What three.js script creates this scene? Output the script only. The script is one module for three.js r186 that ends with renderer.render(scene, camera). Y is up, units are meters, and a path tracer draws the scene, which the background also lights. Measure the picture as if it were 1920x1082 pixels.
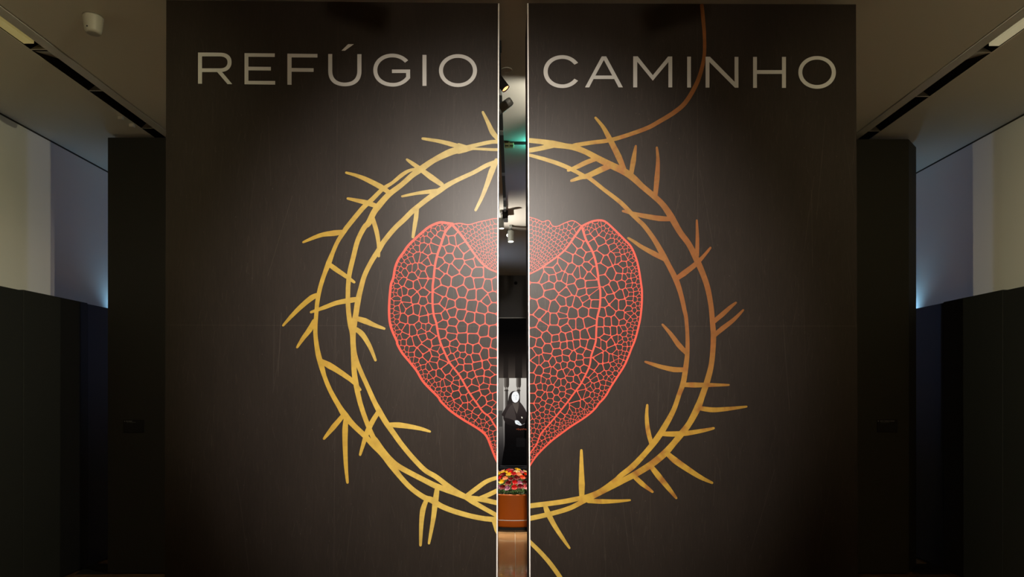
import * as THREE from 'three';
import { mergeGeometries } from 'three/addons/utils/BufferGeometryUtils.js';
import { RoundedBoxGeometry } from 'three/addons/geometries/RoundedBoxGeometry.js';

// ---------------------------------------------------------------- camera, light, exposure
const scene = new THREE.Scene();
scene.background = new THREE.Color(0x000000);
const EYE = 1.6, FOCAL = 1280, CX = 962, CY = 735;          // eye height; focal length and optical axis in pixels of the 1920 x 1082 frame
const camera = new THREE.PerspectiveCamera(2 * Math.atan(541 / FOCAL) * 180 / Math.PI, 1920 / 1082, 0.05, 60);
camera.position.set(0, EYE, 0);
camera.lookAt(0, EYE, -10);
camera.setViewOffset(1920, 1082, 960 - CX, 541 - CY, 1920, 1082);   // a level camera with its lens shifted up
const renderer = new THREE.WebGLRenderer({ antialias: true });
renderer.shadowMap.enabled = true;
renderer.toneMapping = THREE.LinearToneMapping;
renderer.toneMappingExposure = 1;

// seen lamps, unseen lamps and added fill lamps: [position, aim, colour, candela, half angle in degrees, penumbra, size]; each stands in a fixture built further down
const LAMP = {
  mural: { at: [0.02, 3.66, 1.0], aim: [-0.06, 1.9, -3.87], color: 0xfff4ea, cd: 165, angle: 21.5, penumbra: 1, soft: 1.5 },  // out of view, placed to light and glaze the murals
  letters: { at: [0.0, 3.7, 0.1], aim: [0, 3.3, -3.87], color: 0xfff0d8, cd: 9, angle: 33, penumbra: 0.8, soft: 1.5 },  // out of view, placed to lift the lettering
  washLeft: { at: [0.3, 3.7, -1.504], aim: [-4.17, 2.15, -3.3], color: 0xfff8cc, cd: 32, angle: 37, penumbra: 1, soft: 0.25 },  // out of view, placed so the panel shadow falls on the left wall
  washRight: { at: [-0.3, 3.7, -1.555], aim: [4.17, 2.2, -3.3], color: 0xfff2c8, cd: 34, angle: 37, penumbra: 1, soft: 0.25 },  // out of view, placed so the panel shadow falls on the right wall
  flowers: { at: [-0.145, 3.645, -8.55], aim: [0.0, 0.5, -8.2], color: 0xfff0dc, cd: 130, angle: 15, penumbra: 0.6, soft: 1.5 },
  graze: { at: [0.62, 3.62, -5.0], aim: [0.1, 3.86, -5.25], color: 0xfffaec, cd: 3, angle: 34, penumbra: 0.5, soft: 1 },  // unseen behind the right panel, placed to brighten the ceiling in the gap
  grazeFillFar: { at: [-0.75, 3.0, -8.95], aim: [0.02, 3.86, -8.75], color: 0xfff8f0, cd: 9, angle: 40, penumbra: 0.9, soft: 1 },  // added fill for the far ceiling
  coolFillUp: { at: [0.9, 3.0, -7.3], aim: [0.1, 3.86, -7.4], color: 0x8cb8ff, cd: 0.6, angle: 45, penumbra: 0.9, soft: 1 },  // added cool fill for the rear ceiling
  coolFillFar: { at: [-0.9, 2.9, -11.2], aim: [0, 3.86, -11.2], color: 0xc4d8ff, cd: 1.0, angle: 56, penumbra: 0.9, soft: 1 },  // added cool fill for the ceiling near the photograph
  coolFillLeft: { at: [0.6, 3.2, -10.0], aim: [-4.17, 2.8, -6.7], color: 0xa8c0ff, cd: 8, angle: 20, penumbra: 1, soft: 9 },  // added cool fill, tints the shaded left wall blue
  coolFillRight: { at: [-0.6, 3.2, -10.3], aim: [4.17, 2.8, -6.7], color: 0xa8c0ff, cd: 8.5, angle: 20, penumbra: 1, soft: 9 },  // added cool fill, tints the shaded right wall blue
  floorBack: { at: [-0.03, 3.645, -9.3], aim: [0.05, 0, -8.7], color: 0xfff2e0, cd: 40, angle: 30, penumbra: 0.7, soft: 1.5 },
  floorFront: { at: [0, 3.7, 3.5], aim: [0, 0, 3.6], color: 0xffdcae, cd: 105, angle: 50, penumbra: 0.6, soft: 2 },  // out of view behind the viewer, placed to bounce warm light to the ceiling
};

// ---------------------------------------------------------------- helpers
let seed = 7;
const rnd = () => { seed = (seed * 1664525 + 1013904223) >>> 0; return seed / 4294967296; };
const mix = (a, b, t) => a + (b - a) * t, clamp = (x, a = 0, b = 1) => Math.min(b, Math.max(a, x));
const smooth = (a, b, x) => { const t = clamp((x - a) / (b - a)); return t * t * (3 - 2 * t); };
function hash2(x, y) { let h = (x * 374761393 + y * 668265263) | 0; h = Math.imul(h ^ (h >>> 13), 1274126177); return ((h ^ (h >>> 16)) >>> 0) / 4294967296; }
function noise2(x, y) {
  const ix = Math.floor(x), iy = Math.floor(y), fx = x - ix, fy = y - iy, u = fx * fx * (3 - 2 * fx), v = fy * fy * (3 - 2 * fy);
  return mix(mix(hash2(ix, iy), hash2(ix + 1, iy), u), mix(hash2(ix, iy + 1), hash2(ix + 1, iy + 1), u), v);
}
const fbm = (x, y) => 0.55 * noise2(x, y) + 0.3 * noise2(x * 2.1 + 5, y * 2.1) + 0.15 * noise2(x * 4.3, y * 4.3 + 9);
const used = new Map();
const numbered = (n) => { const k = used.get(n) ?? 0; used.set(n, k + 1); return k ? n + '_' + String(k).padStart(3, '0') : n; };
const lin = (r, g, b) => new THREE.Color().setRGB(r, g, b);
const mat = (color, roughness = 0.7, extra = {}) => new THREE.MeshStandardMaterial({ color, roughness, ...extra });
function thing(name, label, category, [x, y, z] = [0, 0, 0], turn = 0, group) {
  const o = new THREE.Group(); o.name = numbered(name); scene.add(o);
  o.position.set(x, y, z); o.rotation.y = turn; o.userData = { label, category };
  if (group) o.userData.group = group;
  return o;
}
function part(name, geometry, material, parent) {
  const m = new THREE.Mesh(Array.isArray(geometry) ? mergeGeometries(geometry.map((g) => (g.index ? g.toNonIndexed() : g))) : geometry, material);
  m.name = numbered(name); m.castShadow = m.receiveShadow = true; (parent ?? scene).add(m);
  return m;
}
function struct(name, geometry, material) { const m = part(name, geometry, material); m.name = name; m.userData.kind = 'structure'; return m; }
const box = (x0, x1, y0, y1, z0, z1) => { const g = new THREE.BoxGeometry(x1 - x0, y1 - y0, z1 - z0); g.translate((x0 + x1) / 2, (y0 + y1) / 2, (z0 + z1) / 2); return g; };
const rbox = (x0, x1, y0, y1, z0, z1, r = 0.006) => { const g = new RoundedBoxGeometry(x1 - x0, y1 - y0, z1 - z0, 2, r); g.translate((x0 + x1) / 2, (y0 + y1) / 2, (z0 + z1) / 2); return g; };
function canvasTexture(w, h, draw, srgb = true) {
  const c = document.createElement('canvas'); c.width = w; c.height = h; draw(c.getContext('2d'), w, h);
  const t = new THREE.CanvasTexture(c); if (srgb) t.colorSpace = THREE.SRGBColorSpace; t.anisotropy = 8; return t;
}
function grain(size, amp, base, sx, sy) {                         // a repeating grey grain, used as colour or bump
  const d = new Uint8Array(size * size * 4);
  for (let y = 0; y < size; y++) for (let x = 0; x < size; x++) {
    const n = fbm(x / sx, y / sy) * 0.6 + hash2(x, y) * 0.4, v = clamp(base + (n - 0.5) * amp) * 255, i = (y * size + x) * 4;
    d[i] = d[i + 1] = d[i + 2] = v; d[i + 3] = 255;
  }
  const t = new THREE.DataTexture(d, size, size); t.wrapS = t.wrapT = THREE.RepeatWrapping; t.magFilter = THREE.LinearFilter; t.needsUpdate = true; return t;
}
// ---------------------------------------------------------------- the room
const CEIL = 3.87, WALL = 4.17, LOW = 3.876;
const plaster = grain(256, 0.5, 0.5, 9, 9);
const M = {
  ceiling: mat(lin(0.66, 0.62, 0.53), 0.9, { bumpMap: plaster, bumpScale: 0.0006 }),
  wall: mat(lin(0.72, 0.71, 0.66), 0.92, { bumpMap: plaster, bumpScale: 0.0006 }),
  rear: mat(lin(0.17, 0.17, 0.17), 0.9),
  black: mat(lin(0.009, 0.01, 0.008), 0.75, { bumpMap: plaster, bumpScale: 0.0005 }),
  pillar: mat(lin(0.02, 0.02, 0.015), 0.75, { bumpMap: plaster, bumpScale: 0.0005 }),
  pillarRightLit: mat(lin(0.03, 0.03, 0.02), 0.75, { bumpMap: plaster, bumpScale: 0.0005 }),  // pillar black made lighter for the light that falls on this side
  deep: mat(lin(0.006, 0.006, 0.005), 0.95),
  gap: mat(lin(0.03, 0.025, 0.015), 0.9),  // dark colour in place of shade in the gap under the ceiling
  blackMetal: mat(lin(0.02, 0.02, 0.018), 0.45, { metalness: 0.3 }),
  greyMetal: mat(lin(0.33, 0.34, 0.31), 0.45, { metalness: 0.2 }),
  whiteMetal: mat(lin(0.62, 0.6, 0.54), 0.5),
  grout: mat(lin(0.2, 0.17, 0.12), 0.7),
};
struct('wall_left', [box(-WALL - 0.2, -WALL, 0, CEIL - 0.014, -13.5, 5.2)], M.wall);
struct('wall_right', [box(WALL, WALL + 0.2, 0, CEIL - 0.014, -13.5, 5.2)], M.wall);
struct('wall_back', [box(-WALL, WALL, 0, CEIL, -13.5, -13.3)], M.rear);
struct('wall_front', [box(-WALL, WALL, 0, CEIL, 5, 5.2)], M.wall);
struct('gap_shade_strip_1', [box(-WALL - 0.2, -WALL + 0.003, CEIL - 0.014, CEIL, -13.3, 5)], M.gap);  // dark strip standing for the shaded gap between left wall and ceiling
struct('gap_shade_strip_2', [box(WALL - 0.003, WALL + 0.2, CEIL - 0.014, CEIL, -13.3, 5)], M.gap);  // dark strip standing for the shaded gap between right wall and ceiling
struct('ceiling', [
  box(-3.004, 3.004, CEIL, CEIL + 0.3, -13.5, 5.2), box(-WALL - 0.2, -3.2, CEIL, CEIL + 0.3, -13.5, 5.2), box(3.2, WALL + 0.2, CEIL, CEIL + 0.3, -13.5, 5.2),
], M.ceiling);
// floor of large polished stone slabs, each its own piece over a grouted bed
const floor = struct('floor', [box(-WALL - 0.2, WALL + 0.2, -0.2, -0.005, -13.5, 5.2)], M.grout);
{
  const tones = [0, 1, 2, 3].map((k) => {
    const tex = canvasTexture(256, 512, (c, w, h) => {
      const im = c.createImageData(w, h);
      for (let y = 0; y < h; y++) for (let x = 0; x < w; x++) {
        const n = fbm(x / 40 + k * 31, y / 60 + k * 17), f = hash2(x + k * 999, y), b = 0.9 + (n - 0.5) * 0.18 + (f - 0.5) * 0.05, i = (y * w + x) * 4;
        im.data[i] = 142 * b; im.data[i + 1] = 112 * b; im.data[i + 2] = 76 * b; im.data[i + 3] = 255;
      }
      c.putImageData(im, 0, 0);
    });
    return new THREE.MeshPhysicalMaterial({ map: tex, roughness: 0.1, ior: 1.9 });
  });
  const TW = 0.75, TL = 1.5, slabGeo = new THREE.BoxGeometry(TW - 0.004, 0.005, TL - 0.004);
  const edge = new Map();
  for (let i = -6; i < 6; i++) for (let j = -4; j < 9; j++) {
    const x0 = Math.max(-WALL, 0.023 + i * TW), x1 = Math.min(WALL, 0.023 + (i + 1) * TW), z1 = Math.min(5, -7.47 + TL * (j + 1)), z0 = Math.max(-13.3, -7.47 + TL * j);
    if (x1 - x0 < 0.05 || z1 - z0 < 0.05) continue;
    const whole = x1 - x0 > TW - 0.001 && z1 - z0 > TL - 0.001, key = (x1 - x0).toFixed(3) + '/' + (z1 - z0).toFixed(3);
    if (!whole && !edge.has(key)) edge.set(key, new THREE.BoxGeometry(x1 - x0 - 0.004, 0.005, z1 - z0 - 0.004));
    const s = part('tile', whole ? slabGeo : edge.get(key), tones[Math.floor(hash2(i + 50, j + 70) * 4)], floor);
    s.position.set((x0 + x1) / 2, -0.0025, (z0 + z1) / 2);
  }
}
// low black partitions in front of the side walls, in three lengths a side
for (const s of [-1, 1]) {
  const side = s < 0 ? 'left' : 'right';
  const seg = (name, z0, z1, h, label, mtl, dx = 0) => {
    const t = thing(name, label, 'partition', [s * (LOW + 0.06), 0, (z0 + z1) / 2]);
    part('panel', rbox(-0.06 + dx * s, 0.06 + dx * s, 0.012, h, -(z1 - z0) / 2, (z1 - z0) / 2, 0.004), mtl, t);
    part('base', box(-0.05 + dx * s, 0.05 + dx * s, 0, 0.012, -(z1 - z0) / 2, (z1 - z0) / 2), M.deep, t);
    return t;
  };
  seg('low_partition', -5.4, 4.6, 2.402, `long low black partition along the ${side} white wall, its near end out of the picture`, M.black);
  seg('low_partition', s < 0 ? -6.22 : -6.15, -5.405, 2.41, `short low black partition board on the ${side}, between the long partition and the passage`, M.black);
  seg('low_partition', -8.4, s < 0 ? -6.228 : -6.158, 2.404, `low black partition in the passage beside the ${side} pillar, blue light put into its colour`, mat(lin(0.009, 0.012, 0.02), 0.7), 0.006);  // blue light from the back room is put into this black
  const th = thing('threshold', `low dark threshold strip on the floor of the ${side} passage beside the pillar`, 'threshold', [s * 3.7, 0, -6.1]);
  const ramp = new THREE.Shape([new THREE.Vector2(-0.12, 0), new THREE.Vector2(0.12, 0), new THREE.Vector2(0.12, 0.035), new THREE.Vector2(0.04, 0.035)]);
  const rg = new THREE.ExtrudeGeometry(ramp, { depth: 0.27, bevelEnabled: false }); rg.rotateY(Math.PI / 2); rg.translate(-0.135, 0, 0);
  part('ramp', rg, M.black, th);
}
// tall black pillars behind the mural panels; the right one has a slanted outer cheek
{
  const prism = (pts, h, y0) => { const g = new THREE.ExtrudeGeometry(new THREE.Shape(pts.map(([x, z]) => new THREE.Vector2(x, -z))), { depth: h, bevelEnabled: true, bevelSize: 0.004, bevelThickness: 0.004, bevelSegments: 1 }); g.rotateX(-Math.PI / 2); g.translate(0, y0, 0); return g; };
  const l = thing('pillar', 'tall black pillar behind the left mural panel, almost touching the ceiling', 'pillar', [-3.0, 0, -6.2]);
  part('shaft', prism([[-0.555, 0.2], [0.62, 0.2], [0.62, -0.2], [-0.54, -0.2]], 3.82, 0.012), M.pillar, l);
  part('base', box(-0.53, 0.6, 0, 0.012, -0.18, 0.185), M.deep, l);
  const r = thing('pillar', 'tall black pillar with a slanted outer cheek behind the right mural panel', 'pillar', [3.0, 0, -6.2]);
  part('shaft', prism([[-0.62, 0.2], [0.475, 0.2], [0.65, 0.01], [0.65, -0.2], [-0.62, -0.2]], 3.805, 0.012), M.pillarRightLit, r);
  part('base', box(-0.6, 0.46, 0, 0.012, -0.18, 0.185), M.deep, r);
  const caption = (label, x, lines) => {
    const t = thing('caption_plate', label, 'sign', [x, 1.3, -5.998]);
    part('plate', rbox(-0.089, 0.089, -0.056, 0.056, 0, 0.006, 0.002), M.deep, t);
    const tex = canvasTexture(356, 224, (c, w, h) => {
      c.fillStyle = '#0b0b0b'; c.fillRect(0, 0, w, h);
      for (const [x0, y0, ww, hh, v] of lines) {                  // print too small to read in the photograph: lines of grey type
        c.fillStyle = `rgb(${v},${v},${v})`;
        for (let q = 0; q < ww; q += 7) if (hash2(q, y0) > 0.12) c.fillRect(x0 + q, y0 + hash2(q, y0 + 3) * 2, 4.5, hh);
      }
    });
    const pl = new THREE.PlaneGeometry(0.172, 0.107); pl.translate(0, 0, 0.0063);
    part('print', pl, new THREE.MeshStandardMaterial({ map: tex, roughness: 0.6 }), t);
  };
  caption('small black caption plate with grey print on the left pillar', -3.33, [[10, 14, 10, 16, 190], [40, 14, 108, 13, 170], [40, 36, 170, 10, 120], [40, 62, 120, 8, 50]]);
  caption('small black caption plate with longer grey print on the right pillar', 3.285, [[8, 8, 18, 20, 220], [44, 10, 260, 14, 170], [44, 36, 180, 10, 110], [44, 58, 120, 8, 60], [240, 196, 96, 7, 45]]);
}
// light troughs let into the ceiling
for (const s of [-1, 1]) {
  const side = s < 0 ? 'left' : 'right', t = thing('light_trough', `long recessed ceiling light trough on the ${side}, running over the ${side} pillar`, 'ceiling light', [s * 3.1, CEIL, -3]);
  const bx = (a, b, ...r) => (s > 0 ? box(a, b, ...r) : box(-b, -a, ...r));
  part('trim_band', bx(-0.086, -0.01, -0.004, 0.02, -7.2, 7.9), M.whiteMetal, t);
  part('housing', [bx(-0.016, -0.004, 0.02, 0.28, -7.2, 7.9), bx(0.1, 0.104, 0.002, 0.28, -7.2, 7.9), bx(-0.094, 0.104, 0.28, 0.3, -7.2, 7.9)], M.deep, t);
  for (const d of s < 0 ? [4.52, 5.14, 5.87] : [4.56, 5.24, 5.94]) {  // a slanted white bulkhead
    const tri = new THREE.Shape([new THREE.Vector2(0, 0.0), new THREE.Vector2(0.11, 0.1), new THREE.Vector2(0.118, 0.1), new THREE.Vector2(0.012, 0.0)]);
    const g = new THREE.ExtrudeGeometry(tri, { depth: 0.1, bevelEnabled: false }); g.rotateY(Math.PI / 2);
    g.translate(s > 0 ? -0.003 : -0.097, 0, -d + 3);
    part('bulkhead', g, M.whiteMetal, t);
  }
  const spillSheet = new THREE.PlaneGeometry(0.1, 0.5); spillSheet.rotateX(Math.PI / 2 + 0.28); spillSheet.translate(s * 0.048, 0.075, -4.8 + 3 + (s > 0 ? -0.02 : 0));
  part('spill_sheet', spillSheet, mat(lin(0.6, 0.58, 0.5), 0.5, { side: THREE.DoubleSide }), t);  // added sloped sheet, stands for lamp spill fading along the slot
  const glow = s < 0 ? lin(0.17, 0.135, 0.045) : lin(0.27, 0.235, 0.14);
  part('diffuser', bx(0.03, 0.096, 0.006, 0.05, -1.44 - (s > 0 ? 0.05 : 0.02), 1.0), mat(lin(0.5, 0.47, 0.38), 0.6, { emissive: glow, emissiveIntensity: 1 }), t);
  const ra = new THREE.RectAreaLight(s < 0 ? 0xffe39a : 0xffedc8, 0.25, 0.085, 2.4); ra.position.set(s * 3.15, CEIL + 0.002, -3.25); ra.lookAt(s * 3.15, 0, -3.25); ra.rotation.z = 0; scene.add(ra);
}
for (const [x, z, label] of [[-3.228, -5.62, 'tiny white clip beside the left light trough, nearer of two'], [-3.226, -5.78, 'tiny white clip beside the left light trough, farther of two']]) {
  const t = thing('ceiling_clip', label, 'clip', [x, CEIL, z]);
  part('clip', rbox(-0.02, 0.02, -0.03, 0, -0.016, 0.016, 0.006), M.whiteMetal, t);
}
// smoke alarm
{
  const t = thing('smoke_alarm', 'white cup shaped smoke alarm on the ceiling left of the left mural panel', 'smoke alarm', [-2.54, CEIL, -4.13]);
  const pts = [[0.001, -0.105], [0.03, -0.104], [0.04, -0.1], [0.046, -0.088], [0.052, -0.05], [0.055, -0.02], [0.058, -0.012], [0.058, 0], [0.001, 0]].map(([x, y]) => new THREE.Vector2(x, y));
  part('body', new THREE.LatheGeometry(pts, 40), mat(lin(0.42, 0.4, 0.34), 0.5), t);
  const dot = (x, y, r) => { const g = new THREE.SphereGeometry(r, 10, 8); g.translate(x, y, Math.sqrt(Math.max(0, 0.055 ** 2 - x * x)) - 0.002); return g; };
  part('indicator', dot(-0.012, -0.013, 0.0045), M.deep, t);
  part('vent_hole', dot(-0.008, -0.08, 0.0045).translate(0, 0, -0.006), M.deep, t);
}
// ---------------------------------------------------------------- the two mural panels
// Drawing units: one unit of the drawing is one pixel of the frame, laid on the panel's own front plane.
const THICK = 0.38;
function muralPanel(label, top, tilt, yaw, width, height, key) {
  const g = thing('mural_panel', label, 'mural panel', [top[0] - Math.sin(tilt) * height, 0, top[1]], yaw);
  g.rotation.order = 'YXZ'; g.rotation.z = -tilt; g.updateMatrixWorld(true);
  const inv = g.matrixWorld.clone().invert(), o = new THREE.Vector3(0, EYE, 0).applyMatrix4(inv);
  const edge = key === 'left' ? width / 2 : -width / 2;
  const place = (px, py) => {
    const d = new THREE.Vector3((px - CX) / FOCAL, (CY - py) / FOCAL, -1).transformDirection(inv), k = (0 - o.z) / d.z;
    return [o.x + d.x * k, o.y + d.y * k];
  };
  const inside = ([x, y]) => [key === 'left' ? Math.min(x, edge - 0.0066) : Math.max(x, edge + 0.0066), clamp(y, 0.002, height)];
  return { g, place: (px, py) => inside(place(px, py)), width, height, edge, key };
}
const panelLeft = muralPanel('left dark mural panel lettered REFÚGIO with half a thorn crown and half a heart', [-1.0166, -3.86], 0.003, 0.0128, 1.8764, 3.807, 'left');
const panelRight = muralPanel('right dark mural panel lettered CAMINHO with half a thorn crown and half a heart', [1.0173, -3.878], -0.0035, 0.0128, 1.8735, 3.805, 'right');
for (const p of [panelLeft, panelRight]) {
  const W = 1010, H = 2048, sx = W / p.width, sy = H / p.height, s0 = p.key === 'left' ? 11 : 47;
  seed = s0;
  const tex = canvasTexture(W, H, (c) => {
    c.fillStyle = 'rgb(42,37,33)'; c.fillRect(0, 0, W, H);
    const im = c.getImageData(0, 0, W, H);
    for (let y = 0; y < H; y++) for (let x = 0; x < W; x++) {
      const n = fbm(x / 90 + s0, y / 260), f = fbm(x / 2.2, y / 26 + s0), b = 1 + (n - 0.5) * 0.16 + (f - 0.5) * 0.16, i = (y * W + x) * 4;
      im.data[i] *= b; im.data[i + 1] *= b; im.data[i + 2] *= b;
    }
    c.putImageData(im, 0, 0);
    // scratches and scuffs in the print
    const scratch = (x, y, len, ang, a, w) => { c.strokeStyle = `rgba(190,180,160,${a})`; c.lineWidth = w; c.beginPath(); c.moveTo(x, y); c.quadraticCurveTo(x + Math.sin(ang) * len * 0.5 + (rnd() - 0.5) * 6, y + Math.cos(ang) * len * 0.5, x + Math.sin(ang) * len, y + Math.cos(ang) * len); c.stroke(); };
    for (let k = 0; k < 1500; k++) {
      const u = Math.pow(rnd(), 1.5), x = p.key === 'left' ? W * (1 - u) : W * u, y = H * (0.05 + 0.9 * rnd());
      scratch(x, y, 8 + rnd() * 34, (rnd() - 0.5) * 0.5, 0.025 + rnd() * 0.065, 0.8 + rnd() * 0.4);
    }
    for (let k = 0; k < 34; k++) scratch(W * rnd(), H * (0.1 + 0.75 * rnd()), 60 + rnd() * 260, (rnd() - 0.6) * 0.5, 0.05 + rnd() * 0.09, 1);
    for (let k = 0; k < 160; k++) { c.fillStyle = `rgba(170,160,140,${0.05 + rnd() * 0.15})`; c.fillRect(W * rnd(), H * rnd(), 1.5 + rnd() * 1.5, 1.5 + rnd() * 2); }
    // joints between the printed sheets
    const joint = (px0, py0, px1, py1, a) => {
      const [ax, ay] = p.place(px0, py0), [bx, by] = p.place(px1, py1);
      c.strokeStyle = `rgba(170,160,140,${a})`; c.lineWidth = 1.2; c.beginPath(); c.moveTo((ax + p.width / 2) * sx, H - ay * sy); c.lineTo((bx + p.width / 2) * sx, H - by * sy); c.stroke();
    };
    if (p.key === 'left') { joint(312, 611, 931, 613.3, 0.13); joint(634, 8, 626, 1080, 0.1); joint(851, 180, 850, 1080, 0.08); }
    else { joint(996, 614, 1608, 613, 0.13); joint(1307, 8, 1309, 590, 0.12); joint(1023, 190, 1022, 620, 0.16); }
  });
  const front = new THREE.MeshPhysicalMaterial({ map: tex, roughness: 0.36, specularIntensity: 0.27 });
  const side = mat(lin(0.035, 0.02, 0.018), 0.6);
  const board = new THREE.BoxGeometry(p.width, p.height - 0.01, THICK); board.translate(0, p.height / 2 + 0.005, -THICK / 2);
  part('board', board, [side, side, side, side, front, side], p.g);
  part('base', box(-p.width / 2 + 0.03, p.width / 2 - 0.03, 0, 0.01, -THICK + 0.03, -0.03), M.deep, p.g);
  const e0 = p.key === 'left' ? p.edge - 0.0064 : p.edge - 0.0004, e1 = p.key === 'left' ? p.edge + 0.0004 : p.edge + 0.0064;
  part('edge_trim', box(e0, e1, 0.006, p.height - 0.001, -0.012, 0.0016), mat(lin(0.8, 0.78, 0.74), 0.5), p.g);
}

// ---- lettering: every letter a flat piece of vinyl
const print = (o) => new THREE.MeshPhysicalMaterial({ roughness: 0.36, specularIntensity: 0.27, ...o });
const vinyl = print({ color: lin(0.44, 0.435, 0.405) });
const LIFT = { heart: 0.0005, crown: 0.0008, letter: 0.0017 };
function letter(p, ox, oy, k, outer, holes = []) {
  const at = (x, y) => new THREE.Vector2(ox + x / k, oy + y / k);
  const path = (list) => {                                         // numbers: [x, y] a corner, [c1x, c1y, c2x, c2y, x, y] a curve
    const s = new THREE.Path(); let first = true;
    for (const q of list) {
      if (first) { s.moveTo(...at(q[0], q[1]).toArray()); first = false; }
      else if (q.length === 2) s.lineTo(...at(q[0], q[1]).toArray());
      else s.bezierCurveTo(...at(q[0], q[1]).toArray(), ...at(q[2], q[3]).toArray(), ...at(q[4], q[5]).toArray());
    }
    return s.getPoints(18);
  };
  const sh = new THREE.Shape(path(outer)); for (const h of holes) sh.holes.push(new THREE.Path(path(h)));
  const g = new THREE.ShapeGeometry(sh, 18), a = g.attributes.position;
  for (let i = 0; i < a.count; i++) { const [x, y] = p.place(a.getX(i), a.getY(i)); a.setXYZ(i, x, y, LIFT.letter); }
  for (let i = 0, d = g.index.array; i < d.length; i += 3) { const q = d[i]; d[i] = d[i + 1]; d[i + 1] = q; }
  g.computeVertexNormals();
  const n = g.attributes.normal; if (n.getZ(0) < 0) { for (let i = 0, d = g.index.array; i < d.length; i += 3) { const q = d[i]; d[i] = d[i + 1]; d[i + 1] = q; } g.computeVertexNormals(); }
  part('letter', g, vinyl, p.g);
}
const ring = (cx, cy, rx, ry) => { const a = rx * 0.56, b = ry * 0.56; return [[cx, cy - ry], [cx + a, cy - ry, cx + rx, cy - b, cx + rx, cy], [cx + rx, cy + b, cx + a, cy + ry, cx, cy + ry], [cx - a, cy + ry, cx - rx, cy + b, cx - rx, cy], [cx - rx, cy - b, cx - a, cy - ry, cx, cy - ry]]; };
const S1 = 6.4;
letter(panelLeft, 340, 60, S1, [[202, 248], [470, 250], [555, 252, 604, 292, 604, 364], [604, 430, 560, 474, 490, 481], [612, 627], [556, 627], [432, 482], [250, 482], [250, 622], [202, 622]], [[[250, 294], [465, 294], [525, 296, 556, 322, 556, 364], [556, 410, 525, 438, 465, 438], [250, 438]]]);
letter(panelLeft, 340, 60, S1, [[760, 256], [1122, 259], [1122, 301], [806, 299], [806, 418], [1076, 421], [1076, 464], [806, 462], [806, 588], [1127, 590], [1127, 633], [760, 629]]);
letter(panelLeft, 340, 60, S1, [[1274, 262], [1634, 265], [1634, 308], [1324, 306], [1324, 434], [1588, 437], [1588, 480], [1324, 478], [1324, 635], [1274, 634]]);
letter(panelLeft, 340, 60, S1, [[1764, 266], [1812, 266], [1812, 470], [1812, 560, 1868, 608, 1962, 609], [2058, 608, 2112, 560, 2112, 470], [2112, 268], [2162, 268], [2162, 474], [2162, 590, 2088, 652, 1962, 653], [1840, 652, 1764, 590, 1764, 474]]);
letter(panelLeft, 640, 60, S1, [[2, 226], [82, 148], [152, 148], [44, 226]]);
letter(panelLeft, 640, 60, S1, [[802, 342], [755, 290, 690, 262, 612, 262], [480, 262, 384, 345, 384, 460], [384, 575, 480, 657, 620, 657], [700, 657, 775, 620, 826, 556], [826, 452], [608, 452], [608, 494], [778, 494], [778, 538], [740, 590, 680, 613, 622, 613], [510, 613, 432, 550, 432, 460], [432, 370, 510, 306, 612, 306], [675, 306, 725, 328, 764, 370]]);
letter(panelLeft, 640, 60, S1, [[974, 276], [1022, 276], [1022, 648], [974, 648]]);
letter(panelLeft, 640, 60, S1, ring(1400, 465, 228, 197), [ring(1400, 465, 180, 153)]);
letter(panelRight, 990, 60, S1, [[600, 372], [555, 315, 490, 280, 412, 280], [285, 280, 186, 362, 186, 477], [186, 592, 285, 674, 412, 674], [490, 674, 555, 642, 600, 586], [556, 562], [520, 606, 470, 630, 412, 630], [310, 630, 236, 562, 236, 477], [236, 392, 310, 324, 412, 324], [470, 324, 520, 348, 556, 394]]);
letter(panelRight, 990, 60, S1, [[684, 666], [884, 294], [938, 294], [1138, 666], [1086, 666], [1034, 566], [786, 566], [734, 666]], [[[910, 338], [1010, 524], [808, 524]]]);
letter(panelRight, 990, 60, S1, [[1262, 294], [1316, 294], [1497, 520], [1680, 296], [1730, 296], [1730, 666], [1684, 666], [1684, 362], [1497, 586], [1310, 358], [1310, 666], [1262, 666]]);
letter(panelRight, 990, 60, S1, [[1909, 298], [1954, 298], [1954, 668], [1909, 668]]);
letter(panelRight, 1290, 60, 6, [[197, 280], [246, 280], [523, 562], [523, 282], [566, 282], [566, 628], [527, 628], [240, 340], [240, 627], [197, 627]]);
letter(panelRight, 1290, 60, 6, [[731, 282], [774, 282], [774, 431], [1056, 431], [1056, 282], [1100, 282], [1100, 630], [1056, 630], [1056, 473], [774, 473], [774, 630], [731, 630]]);
letter(panelRight, 1290, 60, 6, ring(1451, 456, 211, 184), [ring(1450, 455, 166, 143)]);

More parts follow.
